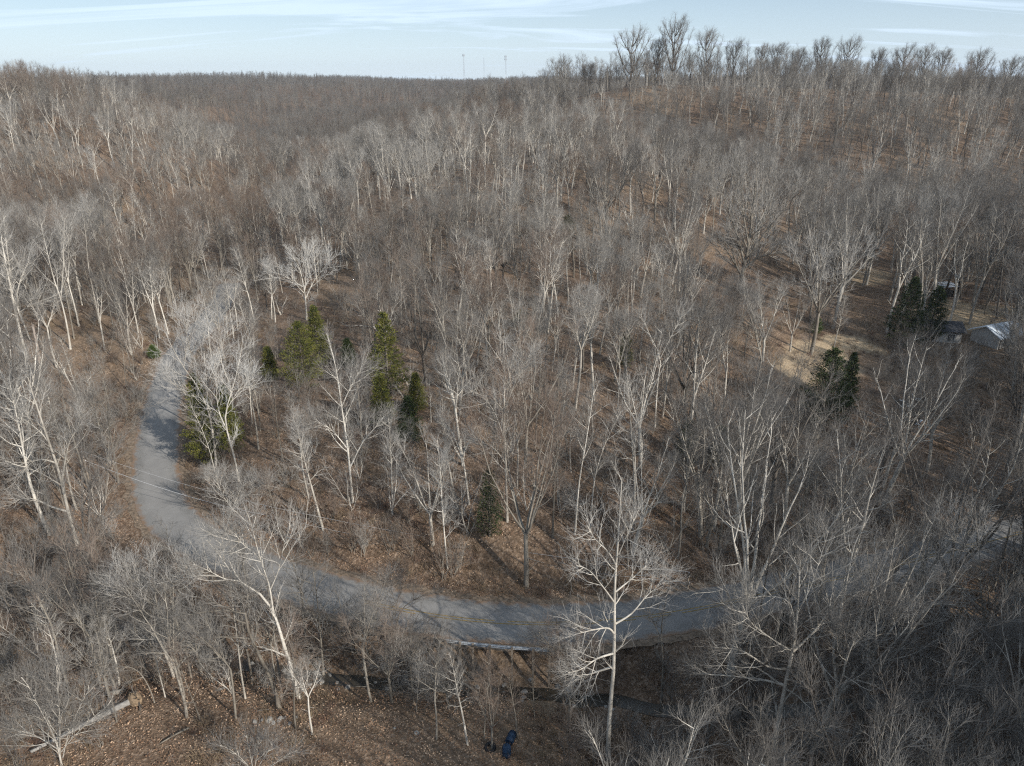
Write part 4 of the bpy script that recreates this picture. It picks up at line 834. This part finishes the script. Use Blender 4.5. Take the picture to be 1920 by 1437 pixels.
for (x, y), z, rdd, ckd in zip(P, Z, RDD, CKD):
    extra = 36 < y < 51 and -34 < x < 8 and rs.rand() < .8
    if rdd < (3.7 if extra else 4.4) or ckd < (1.0 if extra else 1.8): continue
    if y < 190 and not extra:
        pq, qq, _ = proj(x, y, z + 9)
        if any(a < pq < c and b_ < qq < dd and y < e - .5 for a, b_, c, dd, e in HWIN) and rs.rand() < .78: continue
    if y < 135 and np.hypot(HZ[:, 0] - x, HZ[:, 1] - y).min() < 2.3: continue
    px, py, d = proj(x, y, z); k = choose(px, py, x, y)
    if px > 1250 and 'red' in SPEC[k][3] and rs.rand() < .7: k = 14
    if px > 1200 and y < 85 and SPEC[k][3] != 'tw_grey': k = (16, 17, 1, 3, 5, 16)[rs.randint(6)]
    s = rs.uniform(.6, 1.15) * (.76 if 52 < y < 130 and 240 < px < 1350 else (.88 if y >= 130 else 1))
    if y > 200: s *= 1.05
    if py > 1240 and px < 1150: s *= .78 if extra else .5
    if px > 1250 and y < 75: s *= 1.08
    if extra and SPEC[k][2] != 'grey': k = (7, 3, 15, 1, 11)[rs.randint(5)]
    if extra: s = min(s, 13 / SPEC[k][1])
    h = SPEC[k][1] * s
    if y < 36 and px > 1100: k = (1, 3, 16, 5)[rs.randint(4)]; s = min(s, .85); h = SPEC[k][1] * s
    if y > 150 and h > 15: s *= 15 / h
    if y > 262 and px > 1100: s *= .78 * (.55 + .8 * vnoise(np.array([x / 11]), np.array([y / 14]), 51)[0])
    # where the canopy of the spur should end below the far view
    if y < 20 and rs.rand() < .6: continue
    if px < 1120 and y < 31: continue
    nb = blocked(x, y, z, h, h * .2)
    if nb and any(a - 12 < pq2 < c + 12 and b_ < qq2 < dd + 5 and y < e for a, b_, c, dd, e in SWIN for pq2, qq2 in (proj(x, y, z + .1 * h)[:2], proj(x, y, z + .5 * h)[:2], proj(x, y, z + .8 * h)[:2])): continue
    if nb >= (1 if h > 11 else 2): 
        if rs.rand() < .93 or nb > 3: continue
    cand.append((x, y, z, k, s, rs.uniform(0, 6.28), in_view(x, y, z, 10), d))
vis = [c for c in cand if c[6]]; vis.sort(key=lambda c: -SPEC[c[3]][1] * c[4] / c[7])
n_ind = 300 - len([o for o in bpy.data.objects if o.name.startswith('bare_tree') and o.type == 'EMPTY'])
indiv = vis[:n_ind]; ids = set(id(c) for c in indiv); rest = [c for c in cand if id(c) not in ids]
for x, y, z, k, s, rz, _, d in indiv:
    o = empty('bare_tree', (x, y, z), rz); o.scale = (s, s, s * rs.uniform(.93, 1.08)); px, py, _d = proj(x, y, z); zn = zone(px, py, y)
    lab = f"{LOOK[SPEC[k][0]]} {TONE[SPEC[k][2]]} leafless tree {zn}"
    tag(o, lab, 'tree', f"{LOOK[SPEC[k][0]]} {TONE[SPEC[k][2]]} trees {zn}")
    for nm, me in (('trunk', PROTO[k][0]), ('crown', PROTO[k][1])): mob(nm, me, o)

MATN = ['white', 'grey', 'dark', 'tw_pale', 'tw_grey', 'tw_red', 'tw_brush', 'tw_mid']; ML = [M[q] for q in MATN]
def variant(g_, sp):
    a = stack_mesh(g_[0]); b_ = stack_mesh(g_[1]); bb = MB().add(a[0], a[1], MATN.index(sp[2])).add(b_[0], b_[1], np.where(b_[2] == 1, MATN.index(FINE[sp[3]]), MATN.index(sp[3]))); return bb.get()
R_ = np.array([c[:6] for c in rest])
wl = scatter('woodland', [variant(g_, s) for g_, s in zip(GEN0, SPEC)], ML, R_[:, :3], R_[:, 5], R_[:, 4], R_[:, 3].astype(int)); tag(wl, 'bare winter woodland covering the slopes and ridge', kind='stuff')
# farther woods: coarser twigs, distance haze put into darker bark and twig colours
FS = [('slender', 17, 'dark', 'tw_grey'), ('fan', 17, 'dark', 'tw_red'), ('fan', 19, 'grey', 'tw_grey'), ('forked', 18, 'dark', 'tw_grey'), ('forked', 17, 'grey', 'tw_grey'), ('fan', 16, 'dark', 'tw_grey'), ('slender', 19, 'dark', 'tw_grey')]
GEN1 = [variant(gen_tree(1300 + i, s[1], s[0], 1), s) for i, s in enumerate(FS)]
Pf = np.concatenate([candidates(310, 520, 6.6, .8), candidates(520, 900, 8.5, .78), candidates(900, 1900, 13, .76)])
Zf = height(Pf[:, 0], Pf[:, 1]); Sf = rs.uniform(.6, .95, len(Pf))
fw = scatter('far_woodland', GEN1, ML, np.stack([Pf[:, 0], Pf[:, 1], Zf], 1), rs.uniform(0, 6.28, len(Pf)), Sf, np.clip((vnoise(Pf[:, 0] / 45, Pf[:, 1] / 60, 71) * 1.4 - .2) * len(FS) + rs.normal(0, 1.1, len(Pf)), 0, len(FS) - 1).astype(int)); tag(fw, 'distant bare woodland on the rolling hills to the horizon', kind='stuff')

# saplings and many stemmed shrubs
def gen_shrub(seed, h, stems, spreadk=.5, dens=1.0):
    R = np.random.RandomState(seed); k = 6; PL = []; RD = []
    for q in range(stems):
        a0 = R.uniform(0, 6.28); d = np.array([math.cos(a0) * spreadk * R.uniform(.1, 1.3), math.sin(a0) * spreadk * R.uniform(.1, 1.3), 1.]); p = np.array([R.normal(0, .12), R.normal(0, .12), -.1]); L = [p]; hh = h * R.uniform(.5, 1.05)
        for _ in range(k - 1):
            d = d + R.normal(0, .13, 3); d[2] += .03; d /= np.linalg.norm(d); L.append(L[-1] + d * hh / (k - 1))
        PL.append(L); RD.append(max(.02, h * .007) * (1 - .8 * np.linspace(0, 1, k)))
    PL, RD = np.array(PL), np.array(RD); L1, R1 = spawn(R, PL, RD, int(7 * dens), .2, 1, -.38, .7, .35, 4, .6, .008, .1, .4); L2, R2 = spawn(R, L1, R1, 5, .15, 1, -.5, .6, .2, 3, .7, .006, .08, .3); L3, R3 = spawn(R, L2, R2, 3, .2, 1, -.6, .6, .1, 2, .8, .005, .06, .3)
    return [(PL, RD, 5, 0)], [(L1, R1, 3, 0), (L2, R2, 3, 1), (L3, R3, 3, 1)]
SH = [(3.6, 7, 'grey', 'tw_pale'), (4.6, 5, 'grey', 'tw_grey'), (3.0, 9, 'grey', 'tw_red'), (5.4, 4, 'white', 'tw_pale'), (2.4, 8, 'grey', 'tw_brush'), (4.0, 6, 'grey', 'tw_red')]
GS = [gen_shrub(1700 + i, s[0], s[1]) for i, s in enumerate(SH)]; PS = [tree_meshes(g_[0], g_[1], M[s[2]], s[3], 'shrub') for g_, s in zip(GS, SH)]
P = np.concatenate([candidates(20, 80, 2.3), candidates(80, 150, 3.2), candidates(150, 260, 4.8)]); Z = height(P[:, 0], P[:, 1]); RDD, _ = dist_line(P[:, 0], P[:, 1], ROAD[::2]); CKD, _ = dist_line(P[:, 0], P[:, 1], CREEK[::2])
SK_ = [(235,760,365,1000),(870,1192,1040,1216),(880,1140,1000,1165),(1070,1128,1330,1160),(940,1005,1110,1090),(1445,625,1655,705),(1765,558,1910,628),(200,1330,400,1430),(620,1320,1000,1430),(620,1262,700,1285),(1600,510,1660,540)]
sc2 = []
for (x, y), z, rdd, ckd in zip(P, Z, RDD, CKD):
    if rdd < 3.6 or ckd < .55: continue
    px, py, d = proj(x, y, z); k = rs.randint(len(SH)); s = rs.uniform(.5, 1.25); p2, q2, _ = proj(x, y, z + SH[k][0] * s * .8)
    if any(a < px < c and b_ < py < dd for a, b_, c, dd in SK_) or any(a < p2 < c and b_ < q2 < dd for a, b_, c, dd in SK_):
        if rs.rand() < .965: continue
    edge = min(rdd, ckd) < 9
    if vnoise(np.array([x / 11]), np.array([y / 11]), 77)[0] < (.10 if edge else (.28 if px > 1250 else .33)) and rs.rand() < .8: continue
    if px > 1250 and y < 110: s *= 1.25
    if py > 1300 and px < 1060 and rs.rand() < .8: continue
    if py > 1300 and px < 1060: s *= .6
    if 1180 < py < 1300 and px < 1100: s *= 1.35
    if 960 < py < 1130 and 380 < px < 900: s *= 1.3
    sc2.append((x, y, z, k, s, rs.uniform(0, 6.28), in_view(x, y, z, 5, 3), d))
vis = sorted([c for c in sc2 if c[6]], key=lambda c: -SH[c[3]][0] * c[4] / c[7]); ind2 = vis[:298]; ids = set(id(c) for c in ind2); rest2 = [c for c in sc2 if id(c) not in ids]
ST = ['pale', 'grey', 'russet', 'whitish', 'brown', 'russet']
for x, y, z, k, s, rz, _, d in ind2:
    o = empty('shrub', (x, y, z), rz); o.scale = (s, s, s); px, py, _d = proj(x, y, z); zn = zone(px, py, y)
    tag(o, f"{ST[k]} leafless many stemmed shrub {zn}", 'shrub', f"{ST[k]} shrubs {zn}")
    for nm, me in (('stem', PS[k][0]), ('crown', PS[k][1])): mob(nm, me, o)
R_ = np.array([c[:6] for c in rest2])
ub = scatter('undergrowth', [variant(g_, ('', 0, s[2], s[3])) for g_, s in zip(GS, SH)], ML, R_[:, :3], R_[:, 5], R_[:, 4], R_[:, 3].astype(int)); tag(ub, 'leafless brushy undergrowth between the trees', kind='stuff')

# low brambles, dead weeds and fallen sticks over the near ground
def gen_weed(seed):
    R = np.random.RandomState(seed); n = 26; k = 3; a0 = R.uniform(0, 6.28, n); r = R.uniform(0, .5, n); h = R.uniform(.2, .75, n); PL = np.zeros((n, k, 3))
    PL[:, 0, 0] = r * np.cos(a0); PL[:, 0, 1] = r * np.sin(a0); PL[:, 0, 2] = -.05; b1 = R.normal(0, .3, (n, 2)); PL[:, 1, :2] = PL[:, 0, :2] + b1 * .4; PL[:, 1, 2] = h * .6; PL[:, 2, :2] = PL[:, 0, :2] + b1; PL[:, 2, 2] = h
    return tubes(PL, np.tile([[.012, .009, .004]], (n, 1)), 3)
def gen_stick(seed):
    R = np.random.RandomState(seed); PL = np.cumsum(np.concatenate([[[[0, 0, .05]]], R.normal(0, .12, (1, 5, 3)) + [[[.5, 0, 0]]]], 1), 1); PL[:, :, 2] = .05 + .06 * R.rand(6); L1, R1 = spawn(R, PL, np.array([np.linspace(.05, .015, 6)]), 7, .2, 1, .8, .8, 0, 3, .5, .008, .1, .3); b = MB().add(*tubes(PL, np.array([np.linspace(.05, .015, 6)]), 5)).add(*tubes(L1, R1, 3)); return b.get()[:2]
WV = [(*gen_weed(i), None) for i in range(3)]; WV = [(a, b_, np.full(len(b_), m_)) for (a, b_, _), m_ in zip(WV, (0, 0, 1))] + [(a, b_, np.full(len(b_), 2)) for a, b_ in [gen_stick(i) for i in range(3)]]
M['weed'] = bark('dead_weed', (0.140, 0.098, 0.063), (0.294, 0.224, 0.147), True); M['weed_red'] = bark('dead_bramble', (0.098, 0.056, 0.042), (0.196, 0.126, 0.091), True)
P = np.concatenate([candidates(22, 60, .85), candidates(60, 120, 1.7)]); Z = height(P[:, 0], P[:, 1]); RDD, _ = dist_line(P[:, 0], P[:, 1], ROAD[::2]); CKD, _ = dist_line(P[:, 0], P[:, 1], CREEK[::2])
ok = (RDD > 3.4) & (CKD > 1.2) & ((vnoise(P[:, 0] / 5, P[:, 1] / 5, 91) + rs.uniform(-.25, .25, len(P))) > .52); P = P[ok]; Z = Z[ok]
pk = rs.choice(6, len(P), p=[.32, .32, .345, .005, .005, .005])
wd = scatter('weeds', WV, [M['weed'], M['weed_red'], M['tw_grey']], np.stack([P[:, 0], P[:, 1], Z], 1), rs.uniform(0, 6.28, len(P)), rs.uniform(.6, 1.5, len(P)), pk); tag(wd, 'dead weeds, brambles and fallen sticks on the leaf litter', kind='stuff')

def gen_leaves(seed, n=70):
    R = np.random.RandomState(seed); c = np.stack([R.normal(0, .55, n), R.normal(0, .55, n), R.uniform(.0, .07, n)], 1); nr = R.normal(0, .45, (n, 3)) + [0, 0, 1]; nr /= np.linalg.norm(nr, axis=1, keepdims=True)
    u = np.cross(nr, R.normal(0, 1, (n, 3))); u /= np.linalg.norm(u, axis=1, keepdims=True); v = np.cross(nr, u); sz = R.uniform(.025, .06, n)[:, None]
    V = np.stack([c - u * sz, c + v * sz * .6, c + u * sz, c - v * sz * .6], 1).reshape(-1, 3); return V, np.arange(4 * n).reshape(-1, 4)
M['leaf_a'] = bark('fallen_leaf_tan', (0.243, 0.140, 0.085), (0.580, 0.421, 0.290), True); M['leaf_b'] = bark('fallen_leaf_brown', (0.094, 0.052, 0.033), (0.281, 0.169, 0.103), True)
LV = [(*gen_leaves(40 + i), np.full(70, i % 2)) for i in range(6)]
P = np.concatenate([candidates(22, 62, .95), candidates(62, 100, 1.8)]); Z = height(P[:, 0], P[:, 1]); RDD, _ = dist_line(P[:, 0], P[:, 1], ROAD[::2]); CKD, _ = dist_line(P[:, 0], P[:, 1], CREEK[::2])
ok = (RDD > 3.6 - .9 * rs.rand(len(P)) ** 3) & (CKD > 1.4); P = P[ok]; Z = Z[ok]
fl = scatter('fallen_leaves', LV, [M['leaf_a'], M['leaf_b']], np.stack([P[:, 0], P[:, 1], Z + .01], 1), rs.uniform(0, 6.28, len(P)), rs.uniform(.8, 1.5, len(P)), rs.choice(6, len(P), p=[.2, .13, .2, .13, .2, .14])); tag(fl, 'tan and brown fallen leaves carpeting the ground', kind='stuff')


# ------------------------------------------------------------------ haze
bb = MB().box((0, 1750, 48), (6600, 3800, 120)); hz = bb.build('haze', []); tag(hz, 'thin winter air haze', kind='stuff')
m = bpy.data.materials.new('haze_air'); m.use_nodes = True; nt_ = m.node_tree; nt_.nodes.clear(); o_ = N(nt_, 'ShaderNodeOutputMaterial'); pv = N(nt_, 'ShaderNodeVolumePrincipled')
pv.inputs['Color'].default_value = (.72, .85, 1, 1); pv.inputs['Density'].default_value = .00009; pv.inputs['Anisotropy'].default_value = .1; nt_.links.new(pv.outputs[0], o_.inputs['Volume']); hz.data.materials.append(m)
